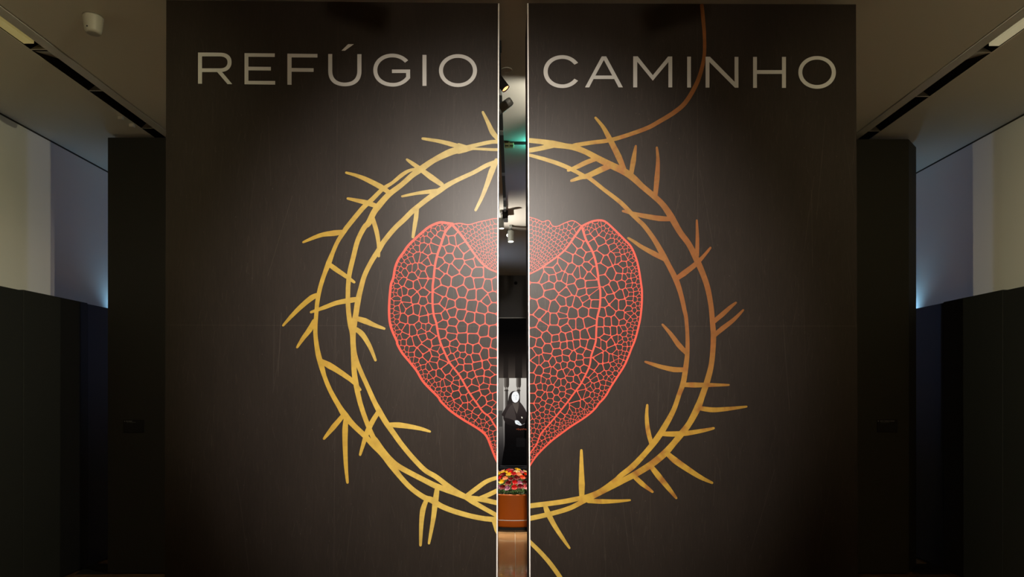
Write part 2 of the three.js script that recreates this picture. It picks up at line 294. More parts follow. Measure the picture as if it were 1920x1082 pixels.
// ---- strokes of changing width, used for the crown and the veins of the heart
function strokeInto(buf, p, pts, z, opts = {}) {
  const P = pts.map(([x, y, w]) => new THREE.Vector3(x, y, w)), out = [];
  const cr = (a, b, c, d, t) => 0.5 * (2 * b + (c - a) * t + (2 * a - 5 * b + 4 * c - d) * t * t + (3 * b - a - 3 * c + d) * t * t * t);
  for (let i = 0; i < P.length - 1; i++) {
    const a = P[Math.max(0, i - 1)], b = P[i], c = P[i + 1], d = P[Math.min(P.length - 1, i + 2)], n = Math.max(1, Math.round(Math.hypot(c.x - b.x, c.y - b.y) / (opts.step ?? 2.6)));
    for (let k = 0; k < n + (i === P.length - 2 ? 1 : 0); k++) { const t = k / n; out.push([cr(a.x, b.x, c.x, d.x, t), cr(a.y, b.y, c.y, d.y, t), mix(b.z, c.z, t)]); }
  }
  const base = buf.pos.length / 3, add = (x, y) => { const [u, v] = p.place(x, y); buf.pos.push(u, v, z); if (buf.col) buf.col.push(...opts.tint(x, y)); };
  for (let i = 0; i < out.length; i++) {
    if (opts.tint) z += 3e-6;
    const a = out[Math.max(0, i - 1)], b = out[Math.min(out.length - 1, i + 1)], L = Math.hypot(b[0] - a[0], b[1] - a[1]) || 1, nx = -(b[1] - a[1]) / L, ny = (b[0] - a[0]) / L, [x, y, w] = out[i];
    add(x + nx * w / 2, y + ny * w / 2); add(x - nx * w / 2, y - ny * w / 2);
    if (i) { const q = base + i * 2; buf.idx.push(q - 2, q, q - 1, q - 1, q, q + 1); }
  }
  const zc = z + 3e-5;
  for (const end of [0, out.length - 1]) {                          // round ends
    const [x, y, w] = out[end], c = buf.pos.length / 3, N = 10; z = zc; add(x, y);
    for (let k = 0; k < N; k++) add(x + Math.cos(k / N * 6.2832) * w / 2, y + Math.sin(k / N * 6.2832) * w / 2);
    for (let k = 0; k < N; k++) buf.idx.push(c, c + 1 + (k + 1) % N, c + 1 + k);
  }
}
function flush(buf) {
  const g = new THREE.BufferGeometry(), n = buf.pos.length / 3, nor = new Float32Array(n * 3); for (let i = 0; i < n; i++) nor[i * 3 + 2] = 1;
  for (let i = 0; i < buf.idx.length; i += 3) {                     // all faces look at the viewer of the panel
    const [a, b, c] = [buf.idx[i], buf.idx[i + 1], buf.idx[i + 2]], P = buf.pos;
    if ((P[b * 3] - P[a * 3]) * (P[c * 3 + 1] - P[a * 3 + 1]) - (P[b * 3 + 1] - P[a * 3 + 1]) * (P[c * 3] - P[a * 3]) < 0) { buf.idx[i + 1] = c; buf.idx[i + 2] = b; }
  }
  g.setAttribute('position', new THREE.Float32BufferAttribute(buf.pos, 3)); g.setAttribute('normal', new THREE.BufferAttribute(nor, 3));
  if (buf.col) g.setAttribute('color', new THREE.Float32BufferAttribute(buf.col, 3));
  g.setIndex(buf.idx); return g;
}
const tile = (ox, oy, k, pts) => pts.map(([x, y, w]) => [ox + x / k, oy + y / k, (w ?? 0) / k]);

// ---- the crown of thorns: worn gold leaf that turns to copper at the upper right
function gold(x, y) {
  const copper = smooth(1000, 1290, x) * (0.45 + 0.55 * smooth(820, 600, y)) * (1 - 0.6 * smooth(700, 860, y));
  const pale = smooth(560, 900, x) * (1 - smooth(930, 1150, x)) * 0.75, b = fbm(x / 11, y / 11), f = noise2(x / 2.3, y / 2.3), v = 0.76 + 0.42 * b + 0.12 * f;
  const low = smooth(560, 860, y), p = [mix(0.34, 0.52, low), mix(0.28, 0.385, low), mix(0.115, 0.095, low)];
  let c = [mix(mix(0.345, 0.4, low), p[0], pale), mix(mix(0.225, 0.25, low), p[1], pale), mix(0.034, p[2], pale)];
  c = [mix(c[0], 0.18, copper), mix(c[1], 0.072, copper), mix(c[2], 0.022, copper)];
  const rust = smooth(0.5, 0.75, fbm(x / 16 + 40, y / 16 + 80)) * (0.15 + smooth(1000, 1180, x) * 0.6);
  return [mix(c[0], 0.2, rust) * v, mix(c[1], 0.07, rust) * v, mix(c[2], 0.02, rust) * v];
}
const K = 4.508, KI = 4.1615;
const crownLeft = [], crownRight = [];
const A = (pts) => tile(860, 190, K, pts), B = (pts) => tile(620, 190, K, pts), C = (pts) => tile(1080, 190, K, pts), D = (pts) => tile(520, 400, K, pts), E = (pts) => tile(520, 600, K, pts), F = (pts) => tile(580, 740, K, pts), G = (pts) => tile(740, 842, K, pts), H = (pts) => tile(970, 842, K, pts), I = (pts) => tile(1150, 740, KI, pts), J = (pts) => tile(1180, 540, K, pts), L = (pts) => tile(1150, 370, K, pts), T = (pts) => tile(1180, 0, K, pts);
// outer strand, left
crownLeft.push([...A([[345, 342, 32], [270, 345, 32], [150, 370, 32], [70, 392, 40], [0, 410, 56]]), ...B([[1000, 435, 58], [870, 500, 46], [765, 572, 54], [690, 625, 46], [600, 705, 42], [490, 790, 48], [405, 885, 54], [365, 940, 50], [320, 1030, 50]]), ...D([[790, 30, 48], [735, 120, 42], [680, 230, 40], [643, 370, 40], [612, 500, 40], [600, 600, 38], [597, 720, 38], [602, 830, 40], [618, 940, 44]]), ...E([[636, 110, 48], [640, 200, 42], [645, 330, 42], [650, 430, 44], [662, 520, 46], [690, 660, 42], [722, 770, 40], [770, 900, 40], [810, 990, 42]]), ...F([[500, 270, 44], [560, 390, 50], [620, 480, 56], [690, 560, 56], [760, 610, 46], [860, 665, 44], [970, 722, 44]]), ...G([[250, 262, 44], [340, 308, 48], [420, 338, 48], [500, 366, 48], [590, 400, 46], [640, 415, 46], [730, 425, 42], [880, 458, 40]])]);
crownLeft.push(A([[345, 410, 25], [270, 408, 24], [190, 404, 22], [120, 402, 20], [60, 410, 40], [0, 420, 50]]));
// second strand, left
crownLeft.push([...B([[720, 572, 22], [660, 588, 28], [600, 625, 34], [520, 690, 28], [440, 742, 34], [350, 830, 38], [270, 905, 40], [150, 1050, 40]]), ...D([[690, 0, 34], [620, 78, 34], [570, 145, 40], [510, 240, 34], [470, 330, 34], [435, 420, 46], [400, 510, 36], [365, 620, 36], [340, 740, 36], [330, 850, 34], [322, 960, 36]]), ...E([[322, 60, 34], [326, 160, 36], [345, 285, 44], [370, 375, 48], [400, 480, 36], [450, 600, 38], [520, 725, 42], [572, 805, 56], [640, 885, 46], [740, 980, 44]]), ...F([[470, 360, 44], [540, 425, 46], [620, 500, 54], [690, 590, 56], [770, 695, 42], [860, 790, 42], [970, 868, 46]]), ...G([[220, 390, 44], [310, 430, 52], [390, 480, 46], [500, 525, 44], [640, 565, 42], [760, 588, 42], [880, 597, 46]])]);
// inner strand, left
crownLeft.push([...A([[345, 505, 40], [240, 540, 36], [130, 600, 34], [0, 660, 36]]), ...B([[990, 708, 42], [920, 755, 46], [840, 810, 44], [750, 880, 42], [690, 930, 44], [620, 1000, 44]]), ...D([[1082, 40, 44], [990, 130, 42], [900, 240, 42], [855, 315, 44], [800, 400, 40], [740, 520, 40], [705, 640, 42], [682, 740, 48], [665, 850, 46], [648, 940, 52]]), ...E([[640, 130, 46], [645, 250, 46], [672, 350, 38], [712, 450, 38], [762, 560, 38], [820, 690, 42], [865, 775, 48], [920, 868, 46], [985, 960, 44]]), ...F([[700, 305, 44], [780, 420, 42], [880, 540, 42], [980, 640, 42]]), ...G([[95, 0, 42], [230, 112, 42], [350, 235, 42], [450, 312, 44], [530, 366, 44], [600, 405, 44], [660, 445, 44], [740, 492, 38], [880, 570, 36]])]);
// thorns, left
const thornsLeft = [
  A([[330, 315, 60], [285, 260, 44], [245, 175, 32], [204, 92, 20]]), A([[320, 500, 70], [280, 590, 50], [235, 715, 38], [195, 815, 30], [143, 920, 22]]),
  A([[60, 388, 34], [0, 372, 36]]), B([[1120, 392, 40], [1000, 358, 38], [900, 335, 30], [778, 316, 22]]), B([[770, 580, 50], [700, 532, 34], [645, 493, 20]]), B([[760, 575, 40], [850, 642, 48], [940, 705, 70]]),
  B([[490, 768, 56], [420, 722, 46], [300, 660, 38], [210, 625, 28], [132, 604, 20]]), B([[390, 888, 56], [320, 862, 44], [230, 840, 34], [145, 822, 20]]), B([[930, 755, 46], [830, 765, 36], [720, 780, 26], [604, 804, 18]]),
  B([[728, 910, 44], [722, 980, 38], [711, 1050, 35], [696, 1148, 24]]), D([[805, 40, 46], [838, 150, 38], [855, 250, 32], [858, 362, 22]]), D([[555, 158, 54], [480, 168, 48], [380, 182, 36], [300, 210, 30], [220, 245, 18]]),
  D([[430, 425, 70], [490, 470, 42], [570, 525, 36], [650, 582, 22]]), D([[345, 690, 50], [290, 715, 46], [200, 790, 40], [120, 870, 32], [50, 948, 18]]), D([[690, 725, 60], [620, 735, 46], [500, 758, 38], [400, 795, 34], [285, 836, 20]]),
  E([[312, 10, 40], [275, 80, 46], [215, 160, 34], [168, 232, 18]]), D([[655, 885, 60], [740, 910, 50], [820, 945, 36], [905, 975, 20]]), E([[650, 70, 60], [715, 118, 46], [780, 220, 36], [830, 340, 22]]),
  E([[365, 345, 60], [440, 385, 54], [530, 440, 46], [640, 520, 38], [702, 590, 20]]), E([[560, 805, 60], [475, 905, 44], [395, 1003, 20]]), F([[310, 200, 56], [303, 300, 48], [303, 430, 42], [310, 600, 34], [323, 742, 22]]),
  F([[585, 145, 56], [535, 225, 42], [485, 330, 44], [430, 508, 20]]), F([[675, 255, 56], [760, 258, 48], [880, 275, 38], [960, 293, 30], [1020, 312, 18]]), G([[265, 440, 64], [238, 520, 46], [225, 650, 36], [219, 812, 22]]), G([[360, 330, 66], [345, 440, 50], [325, 600, 38], [290, 796, 20]]),
  G([[610, 395, 44], [690, 335, 40], [780, 272, 36], [880, 238, 30]]), G([[720, 418, 40], [790, 388, 38], [880, 345, 44]]), G([[835, 606, 30], [868, 680, 50], [900, 780, 20]]), G([[870, 600, 60], [880, 700, 40]]),
];
// strands, right
crownRight.push([...A([[585, 330, 40], [700, 342, 42], [800, 362, 60], [900, 378, 46], [980, 392, 50], [1082, 432, 46]]), ...C([[90, 452, 46], [200, 492, 54], [300, 542, 58], [400, 590, 60], [480, 645, 56], [560, 720, 48], [650, 795, 48], [730, 870, 48], [800, 970, 56]]), ...L([[340, 0, 48], [420, 90, 54], [490, 180, 60], [560, 290, 50], [640, 400, 48], [705, 530, 52], [757, 650, 48], [797, 770, 46], [825, 920, 42]]), ...J([[690, 170, 44], [703, 300, 44], [710, 400, 46], [706, 520, 44], [692, 650, 44], [660, 780, 50], [612, 920, 50]]), ...I([[658, 100, 54], [595, 220, 46], [535, 300, 50], [470, 380, 46], [400, 458, 54], [300, 540, 52], [180, 615, 48], [80, 668, 44]]), ...H([[860, 288, 40], [760, 338, 42], [650, 395, 40], [560, 440, 40], [440, 500, 40], [290, 545, 40], [90, 590, 42]])]);
crownRight.push(A([[585, 418, 40], [700, 396, 40], [800, 372, 44]]));
crownRight.push([...A([[585, 452, 26], [720, 488, 32], [850, 530, 36], [960, 578, 34], [1060, 632, 34]]), ...C([[110, 648, 34], [230, 742, 32], [370, 850, 36], [450, 930, 38], [520, 1000, 36]]), ...L([[100, 70, 42], [190, 160, 42], [260, 242, 38], [340, 350, 40], [410, 470, 48], [470, 580, 42], [530, 700, 48], [570, 820, 40], [600, 950, 36]]), ...J([[410, 0, 34], [450, 120, 34], [480, 260, 32], [490, 400, 32], [490, 540, 36], [478, 660, 44], [455, 800, 46], [420, 900, 38]]), ...I([[515, 0, 32], [470, 120, 38], [400, 250, 46], [335, 350, 48], [250, 455, 42], [150, 560, 46], [60, 630, 40]]), ...H([[830, 265, 42], [700, 358, 44], [590, 402, 40], [500, 422, 40], [350, 450, 42], [90, 482, 42]])]);
// the long thread that leaves the crown at the top and at the bottom
crownRight.push([...T([[612, 45, 32], [625, 180, 32], [634, 300, 28], [634, 450, 28], [612, 580, 32], [562, 720, 36], [475, 865, 38], [380, 950, 38], [240, 1035, 36]]), ...C([[600, 227, 36], [430, 288, 34], [280, 330, 34], [130, 350, 34], [0, 370, 34]]), ...A([[960, 380, 36], [880, 384, 30]])]);
crownRight.push(H([[85, 765, 32], [190, 868, 36], [270, 958, 38], [345, 1060, 38], [390, 1130, 38]]));
const thornsRight = [
  [...A([[925, 585, 22], [1010, 550, 38]]), ...C([[80, 520, 40], [180, 482, 40]])], [...A([[952, 672, 22], [1040, 642, 36]]), ...C([[100, 630, 44], [230, 570, 50], [310, 540, 36]])],
  C([[410, 585, 70], [360, 470, 52], [290, 330, 46], [230, 220, 32], [165, 140, 20]]), C([[465, 620, 60], [485, 500, 44], [505, 378, 18]]), C([[668, 810, 60], [684, 650, 44], [692, 500, 30], [683, 392, 18]]), C([[800, 995, 60], [700, 990, 46], [580, 970, 40], [480, 948, 30], [397, 928, 20]]),
  L([[425, 520, 60], [340, 475, 44], [240, 420, 34], [170, 372, 26], [125, 345, 18]]), L([[530, 690, 56], [600, 640, 48], [690, 570, 42], [760, 500, 28], [820, 427, 18]]), L([[706, 490, 40], [710, 350, 30], [705, 195, 16]]),
  J([[712, 285, 44], [790, 220, 40], [850, 165, 32], [900, 125, 18]]), J([[712, 405, 60], [790, 340, 42], [880, 270, 34], [962, 187, 16]]), J([[488, 555, 66], [420, 485, 44], [350, 390, 34], [280, 310, 18]]), J([[478, 690, 60], [380, 690, 44], [270, 667, 36], [190, 642, 28], [135, 624, 18]]),
  J([[455, 818, 66], [550, 820, 44], [680, 820, 34], [840, 820, 16]]), J([[590, 1015, 60], [700, 1030, 42], [830, 1022, 34], [990, 1003, 16]]), I([[370, 305, 48], [470, 307, 42], [580, 300, 38], [700, 280, 30], [782, 262, 18]]), I([[298, 385, 44], [272, 290, 36], [260, 180, 30], [264, 82, 18]]),
  I([[415, 455, 60], [480, 512, 50], [580, 582, 44], [680, 645, 34], [770, 688, 18]]), I([[290, 555, 60], [350, 632, 46], [430, 730, 36], [490, 806, 18]]), I([[155, 630, 50], [220, 692, 38], [305, 758, 18]]),
  H([[545, 435, 76], [544, 300, 52], [542, 150, 36], [541, 12, 22]]), H([[600, 438, 46], [720, 443, 40], [850, 440, 28], [952, 432, 16]]), H([[238, 490, 50], [258, 540, 48], [310, 640, 40], [380, 750, 32], [440, 836, 18]]),
];
function forward(pts) {                                             // drops points that step back where two sheets of the drawing overlap
  const out = [];
  for (const q of pts) {
    const b = out[out.length - 1], a = out[out.length - 2];
    if (b) {
      const dx = q[0] - b[0], dy = q[1] - b[1], d = Math.hypot(dx, dy);
      if (d < 5) continue;
      if (a && ((b[0] - a[0]) * dx + (b[1] - a[1]) * dy) / (d * Math.hypot(b[0] - a[0], b[1] - a[1])) < 0.5) continue;
    }
    out.push(q);
  }
  return out;
}
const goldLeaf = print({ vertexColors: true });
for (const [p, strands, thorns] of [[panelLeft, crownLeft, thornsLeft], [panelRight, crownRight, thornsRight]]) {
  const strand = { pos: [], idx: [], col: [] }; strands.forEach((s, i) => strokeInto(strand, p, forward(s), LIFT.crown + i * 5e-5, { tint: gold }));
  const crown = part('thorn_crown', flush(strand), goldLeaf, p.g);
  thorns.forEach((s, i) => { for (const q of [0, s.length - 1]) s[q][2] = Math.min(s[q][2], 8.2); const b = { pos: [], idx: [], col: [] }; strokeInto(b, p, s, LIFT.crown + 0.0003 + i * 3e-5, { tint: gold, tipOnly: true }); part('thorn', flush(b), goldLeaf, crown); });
}
// ---- the heart: a dried husk of veins. Cells are listed by their middles, tile by tile, and grown into a net between the main veins
const Z = 7.73, px = (ox, oy, pts) => pts.map(([x, y]) => [ox + x / Z, oy + y / Z]);
const outlineL = [[849, 420], ...px(720, 400, [[900, 140], [820, 132], [740, 155], [640, 207], [540, 290], [440, 380], [350, 470], [280, 570], [210, 670], [162, 790], [135, 940]]), ...px(720, 520, [[105, 90], [90, 200], [76, 400], [76, 560], [92, 690], [130, 800], [190, 935]]), ...px(720, 630, [[190, 110], [260, 240], [370, 375], [470, 500], [560, 650], [660, 760], [790, 890]]), ...px(810, 740, [[130, 100], [270, 235], [450, 360], [600, 450], [720, 530], [795, 610], [850, 740], [900, 870], [950, 980]])];
const veinL = [[847, 421], ...px(720, 400, [[890, 270], [820, 470], [780, 580], [742, 740], [722, 920], [706, 1050]]), ...px(720, 520, [[705, 200], [703, 370], [720, 540], [757, 660], [785, 820], [805, 900]]), ...px(720, 630, [[840, 150], [942, 370]]), ...px(810, 630, [[320, 470], [410, 590], [540, 820], [660, 990]]), ...px(810, 740, [[740, 250], [830, 320], [892, 420], [950, 505]])];
const petalL = [[847.5, 421], ...px(810, 400, [[370, 250], [450, 350], [540, 480], [612, 585], [720, 720], [820, 800], [950, 855]])];
const topL = [[847.5, 421], ...px(810, 400, [[400, 146], [530, 165], [680, 125], [800, 100], [880, 80], [955, 74]])];
const outlineR = [[1091, 424], ...px(1080, 400, [[200, 130], [290, 105], [380, 105], [450, 140], [560, 240], [700, 380], [800, 490], [870, 650], [912, 820], [940, 1000]]), ...px(1080, 520, [[955, 200], [952, 400], [930, 600], [890, 780], [850, 920], [800, 1040]]), ...px(1080, 630, [[770, 270], [700, 430], [600, 590], [510, 730], [422, 880], [330, 980]]), ...px(980, 740, [[1060, 190], [980, 270], [860, 358], [700, 460], [550, 570], [430, 660], [300, 780], [190, 900], [95, 1040]])];
const veinR = [[1091, 424], ...px(1080, 400, [[145, 380], [240, 560], [290, 720], [320, 900]]), ...px(1080, 520, [[330, 80], [352, 200], [345, 420], [305, 600], [293, 800], [288, 920]]), ...px(1080, 630, [[260, 170], [220, 290], [190, 450]]), ...px(980, 630, [[850, 680], [780, 780], [700, 890]]), ...px(980, 740, [[640, 120], [520, 270], [400, 410], [270, 560], [215, 690], [190, 740], [90, 870]])];
const petalR = [[1091, 424], ...px(980, 400, [[770, 310], [660, 470], [560, 580], [350, 735], [230, 815], [90, 885]])];
const topR = [[1091, 424], ...px(980, 400, [[820, 160], [760, 118], [700, 110], [600, 145], [500, 190], [430, 180], [390, 115], [350, 105], [290, 125], [200, 85], [90, 55]])];

const cellsAL = [
  ...px(720, 400, [[720, 250], [845, 205], [830, 300], [760, 395], [610, 370], [600, 290], [500, 365], [470, 430], [565, 485], [628, 530], [720, 505], [705, 660], [385, 480], [350, 520], [325, 560], [410, 540], [470, 630], [565, 650], [610, 700], [305, 640], [385, 660], [335, 690], [250, 685], [285, 750], [215, 740], [200, 795], [235, 810], [375, 800], [440, 805], [295, 850], [550, 795], [500, 855], [555, 880], [655, 835], [415, 910], [185, 870], [220, 900], [175, 975], [250, 985]]),
  ...px(720, 520, [[365, 110], [485, 110], [555, 80], [650, 130], [175, 130], [222, 215], [165, 200], [125, 250], [155, 240], [300, 205], [388, 225], [455, 300], [330, 315], [580, 225], [575, 335], [675, 305], [655, 450], [165, 310], [120, 370], [165, 370], [185, 460], [270, 440], [320, 410], [370, 480], [475, 470], [570, 490], [420, 605], [595, 620], [695, 615], [180, 570], [270, 600], [235, 710], [130, 620], [170, 640], [135, 710], [322, 765], [420, 765], [505, 720], [543, 775], [580, 725], [632, 725], [715, 770], [195, 790], [130, 770], [170, 850], [283, 850], [220, 870], [215, 950], [275, 950], [375, 945], [468, 920], [565, 865], [670, 835], [630, 965], [750, 945], [105, 420], [108, 490], [110, 560]]),
  ...px(720, 630, [[490, 265], [575, 195], [390, 270], [320, 270], [330, 195], [385, 205], [260, 180], [400, 345], [455, 355], [480, 425], [550, 382], [635, 290], [740, 260], [765, 182], [820, 210], [870, 310], [730, 340], [835, 395], [715, 420], [645, 460], [565, 455], [905, 490], [810, 560], [665, 590], [700, 560], [590, 520], [540, 530], [560, 590], [590, 580], [770, 635], [690, 660], [740, 710], [650, 690], [600, 670], [790, 700], [840, 700], [915, 680], [960, 610], [700, 760], [790, 780], [870, 785], [760, 840], [840, 840], [905, 830], [940, 780]]),
  ...px(810, 630, [[320, 560], [355, 610], [360, 675], [430, 665], [325, 745], [350, 850], [460, 790], [465, 915], [545, 890], [612, 975], [390, 960]]),
  ...px(810, 740, [[555, 180], [650, 250], [475, 175], [355, 165], [515, 265], [435, 220], [450, 280], [440, 335], [735, 325], [612, 320], [570, 375], [800, 350], [840, 410], [870, 480], [745, 430], [740, 390], [790, 450], [680, 390], [640, 430], [690, 460], [770, 520], [840, 560]]),
];
const cellsBL = [
  ...px(720, 400, [[970, 265], [985, 385], [890, 400], [940, 520], [845, 560], [935, 640], [805, 720], [865, 790], [795, 885], [885, 965], [748, 1000]]),
  ...px(810, 400, [[390, 370], [465, 510], [380, 580], [540, 610], [380, 740], [495, 810], [565, 725], [665, 700], [665, 860], [830, 860], [295, 825], [370, 985], [670, 1005]]),
  ...px(810, 520, [[550, 100], [820, 120], [920, 110], [135, 200], [295, 245], [440, 200], [575, 250], [705, 250], [80, 310], [178, 370], [250, 390], [95, 460], [290, 510], [425, 385], [580, 410], [415, 545], [545, 590], [725, 440], [798, 340], [890, 300], [890, 435], [690, 600], [850, 600], [105, 585], [187, 560], [160, 680], [300, 650], [285, 760], [430, 720], [595, 735], [760, 780], [880, 790], [145, 820], [270, 860], [440, 895], [590, 895], [780, 940], [930, 970], [190, 950], [325, 970]]),
  ...px(810, 630, [[435, 190], [535, 195], [645, 200], [760, 260], [885, 255], [890, 380], [220, 220], [305, 195], [290, 310], [367, 275], [440, 285], [410, 355], [520, 345], [635, 310], [660, 440], [800, 435], [880, 475], [400, 470], [520, 465], [325, 395], [460, 565], [560, 570], [690, 525], [825, 540], [520, 660], [630, 665], [700, 640], [795, 650], [890, 650], [600, 760], [770, 732], [880, 760], [780, 805], [640, 865], [725, 935], [840, 895], [920, 890], [865, 980]]),
  ...px(810, 740, [[820, 215], [920, 180], [920, 240], [870, 320], [910, 380]]),
];
const cellsCR = [
  ...px(980, 400, [[800, 430], [860, 320], [710, 510], [650, 640], [800, 660], [845, 580], [930, 490], [960, 630], [420, 730], [580, 750], [495, 800], [415, 840], [220, 890], [700, 815], [785, 865], [870, 855], [955, 780], [1025, 700], [1045, 840], [970, 915], [330, 940], [430, 940], [545, 915], [610, 940], [685, 950]]),
  ...px(980, 520, [[210, 200], [380, 120], [405, 235], [540, 120], [635, 225], [575, 350], [678, 340], [310, 390], [150, 440], [470, 430], [595, 488], [245, 525], [715, 520], [720, 170], [790, 370], [840, 105], [975, 100], [865, 220], [985, 205], [900, 305], [1030, 265], [945, 375], [1030, 385], [890, 500], [1020, 510], [330, 605], [460, 610], [575, 555], [585, 635], [155, 645], [270, 700], [720, 680], [820, 680], [955, 650], [1010, 790], [460, 775], [640, 735], [185, 805], [360, 880], [480, 890], [580, 880], [680, 855], [770, 840], [895, 835], [145, 940], [235, 960], [493, 975], [600, 990], [690, 985], [780, 970], [885, 960], [975, 985]]),
  ...px(980, 630, [[140, 260], [210, 212], [205, 345], [267, 345], [360, 190], [505, 240], [640, 235], [345, 312], [435, 375], [530, 340], [620, 330], [735, 300], [842, 215], [822, 310], [928, 262], [830, 385], [932, 370], [138, 450], [237, 500], [335, 415], [362, 505], [442, 520], [512, 440], [595, 420], [695, 430], [555, 550], [645, 510], [695, 545], [790, 505], [890, 475], [350, 580], [135, 620], [220, 640], [310, 645], [365, 665], [440, 640], [515, 690], [595, 685], [690, 625], [780, 630], [855, 595], [255, 735], [318, 735], [400, 760], [487, 805], [570, 765], [660, 725], [732, 715], [150, 765], [250, 835], [318, 885], [402, 868], [495, 910], [568, 850], [680, 810], [655, 876], [150, 895], [228, 935], [395, 945], [615, 930], [565, 1000], [480, 1000]]),
  ...px(980, 740, [[150, 205], [225, 165], [278, 132], [368, 180], [280, 215], [430, 212], [350, 255], [420, 275], [485, 160], [505, 235], [210, 290], [290, 300], [345, 320], [410, 355], [138, 400], [210, 378], [285, 382], [338, 420], [200, 450], [250, 470], [300, 490], [215, 540], [150, 520], [190, 595], [140, 600]]),
];
const cellsDR = [
  ...px(1080, 400, [[155, 265], [260, 275], [240, 450], [345, 395], [405, 525], [435, 690], [325, 640], [540, 640], [365, 805], [515, 880], [400, 980], [635, 820], [300, 180], [260, 190], [345, 155], [445, 190], [400, 220], [400, 290], [490, 280], [475, 325], [585, 340], [520, 400], [560, 270], [660, 400], [622, 440], [550, 475], [595, 540], [675, 545], [710, 490], [772, 535], [695, 640], [790, 620], [600, 600], [610, 650], [785, 735], [690, 750], [722, 825], [770, 830], [842, 835], [762, 900], [625, 920], [710, 930], [845, 960], [770, 990], [780, 1040]]),
  ...px(1080, 520, [[465, 185], [555, 135], [665, 95], [648, 255], [385, 230], [398, 360], [485, 310], [565, 390], [668, 390], [385, 510], [478, 490], [650, 570], [350, 645], [460, 645], [565, 640], [355, 790], [450, 780], [550, 775], [425, 880], [500, 950], [335, 960], [385, 960], [590, 900], [630, 900], [650, 930], [715, 900], [765, 700], [787, 800], [848, 475], [862, 320], [865, 165], [835, 575], [790, 370], [795, 310], [790, 240], [790, 190], [735, 230], [780, 460], [745, 580], [830, 670], [640, 770], [690, 740], [680, 650], [900, 380], [905, 450], [905, 520], [910, 270], [880, 240], [790, 890], [830, 880], [770, 960], [810, 960]]),
  ...px(1080, 630, [[290, 220], [345, 320], [435, 325], [255, 420], [345, 485], [540, 195], [590, 245], [640, 240], [705, 180], [515, 330], [565, 320], [670, 300], [735, 270], [770, 195], [590, 370], [620, 430], [690, 400], [460, 450], [520, 485], [430, 600], [573, 545], [515, 595], [400, 680], [385, 748], [245, 590], [268, 625], [190, 540], [175, 710], [145, 665], [85, 740], [100, 820], [307, 720], [310, 805], [245, 865], [370, 840], [350, 900], [430, 820], [280, 910], [290, 950], [200, 930], [210, 1010], [160, 840], [370, 590], [400, 560], [210, 760], [240, 740]]),
];
// ---- net builder
function dense(pts, step = 3) {
  const out = []; const cr = (a, b, c, d, t) => 0.5 * (2 * b + (c - a) * t + (2 * a - 5 * b + 4 * c - d) * t * t + (3 * b - a - 3 * c + d) * t * t * t);
  for (let i = 0; i < pts.length - 1; i++) {
    const a = pts[Math.max(0, i - 1)], b = pts[i], c = pts[i + 1], d = pts[Math.min(pts.length - 1, i + 2)], n = Math.max(1, Math.round(Math.hypot(c[0] - b[0], c[1] - b[1]) / step));
    for (let k = 0; k < n; k++) out.push([cr(a[0], b[0], c[0], d[0], k / n), cr(a[1], b[1], c[1], d[1], k / n)]);
  }
  out.push(pts[pts.length - 1]); return out;
}
const within = (poly, x, y) => { let c = false; for (let i = 0, j = poly.length - 1; i < poly.length; j = i++) { const [xi, yi] = poly[i], [xj, yj] = poly[j]; if ((yi > y) !== (yj > y) && x < (xj - xi) * (y - yi) / (yj - yi) + xi) c = !c; } return c; };
const nearLine = (line, x, y) => { let m = 1e9; for (let i = 0; i < line.length - 1; i++) { const [ax, ay] = line[i], [bx, by] = line[i + 1], dx = bx - ax, dy = by - ay, t = clamp(((x - ax) * dx + (y - ay) * dy) / (dx * dx + dy * dy + 1e-9)); m = Math.min(m, Math.hypot(x - ax - t * dx, y - ay - t * dy)); } return m; };
function clipHalf(poly, mx, my, nx, ny) {                          // keeps the side that the normal points away from
  const out = [];
  for (let i = 0; i < poly.length; i++) {
    const a = poly[i], b = poly[(i + 1) % poly.length], da = (a[0] - mx) * nx + (a[1] - my) * ny, db = (b[0] - mx) * nx + (b[1] - my) * ny;
    if (da <= 0) out.push(a);
    if ((da < 0 && db > 0) || (da > 0 && db < 0)) { const t = da / (da - db); out.push([a[0] + (b[0] - a[0]) * t, a[1] + (b[1] - a[1]) * t]); }
  }
  return out;
}
const areaOf = (p) => { let s = 0; for (let i = 0; i < p.length; i++) { const a = p[i], b = p[(i + 1) % p.length]; s += a[0] * b[1] - b[0] * a[1]; } return s / 2; };
const tidy = (p, e = 0.15) => p.filter((a, i) => { const b = p[(i + 1) % p.length]; return Math.hypot(a[0] - b[0], a[1] - b[1]) > e; });
function round(p, n) {
  for (let k = 0; k < n; k++) { const q = []; for (let i = 0; i < p.length; i++) { const a = p[i], b = p[(i + 1) % p.length]; q.push([mix(a[0], b[0], 0.15), mix(a[1], b[1], 0.15)], [mix(a[0], b[0], 0.85), mix(a[1], b[1], 0.85)]); } p = tidy(q, 0.25); }
  return p;
}
function fillSeeds(region, seeds, space, tries) {
  let x0 = 1e9, x1 = -1e9, y0 = 1e9, y1 = -1e9; for (const [x, y] of region) { x0 = Math.min(x0, x); x1 = Math.max(x1, x); y0 = Math.min(y0, y); y1 = Math.max(y1, y); }
  const all = seeds.filter(([x, y]) => within(region, x, y));
  for (let k = 0; k < tries; k++) {
    const x = mix(x0, x1, rnd()), y = mix(y0, y1, rnd()); if (!within(region, x, y)) continue;
    const s = space(x, y); let ok = true; for (const q of all) if (Math.hypot(q[0] - x, q[1] - y) < s) { ok = false; break; }
    if (ok) all.push([x, y]);
  }
  return all;
}
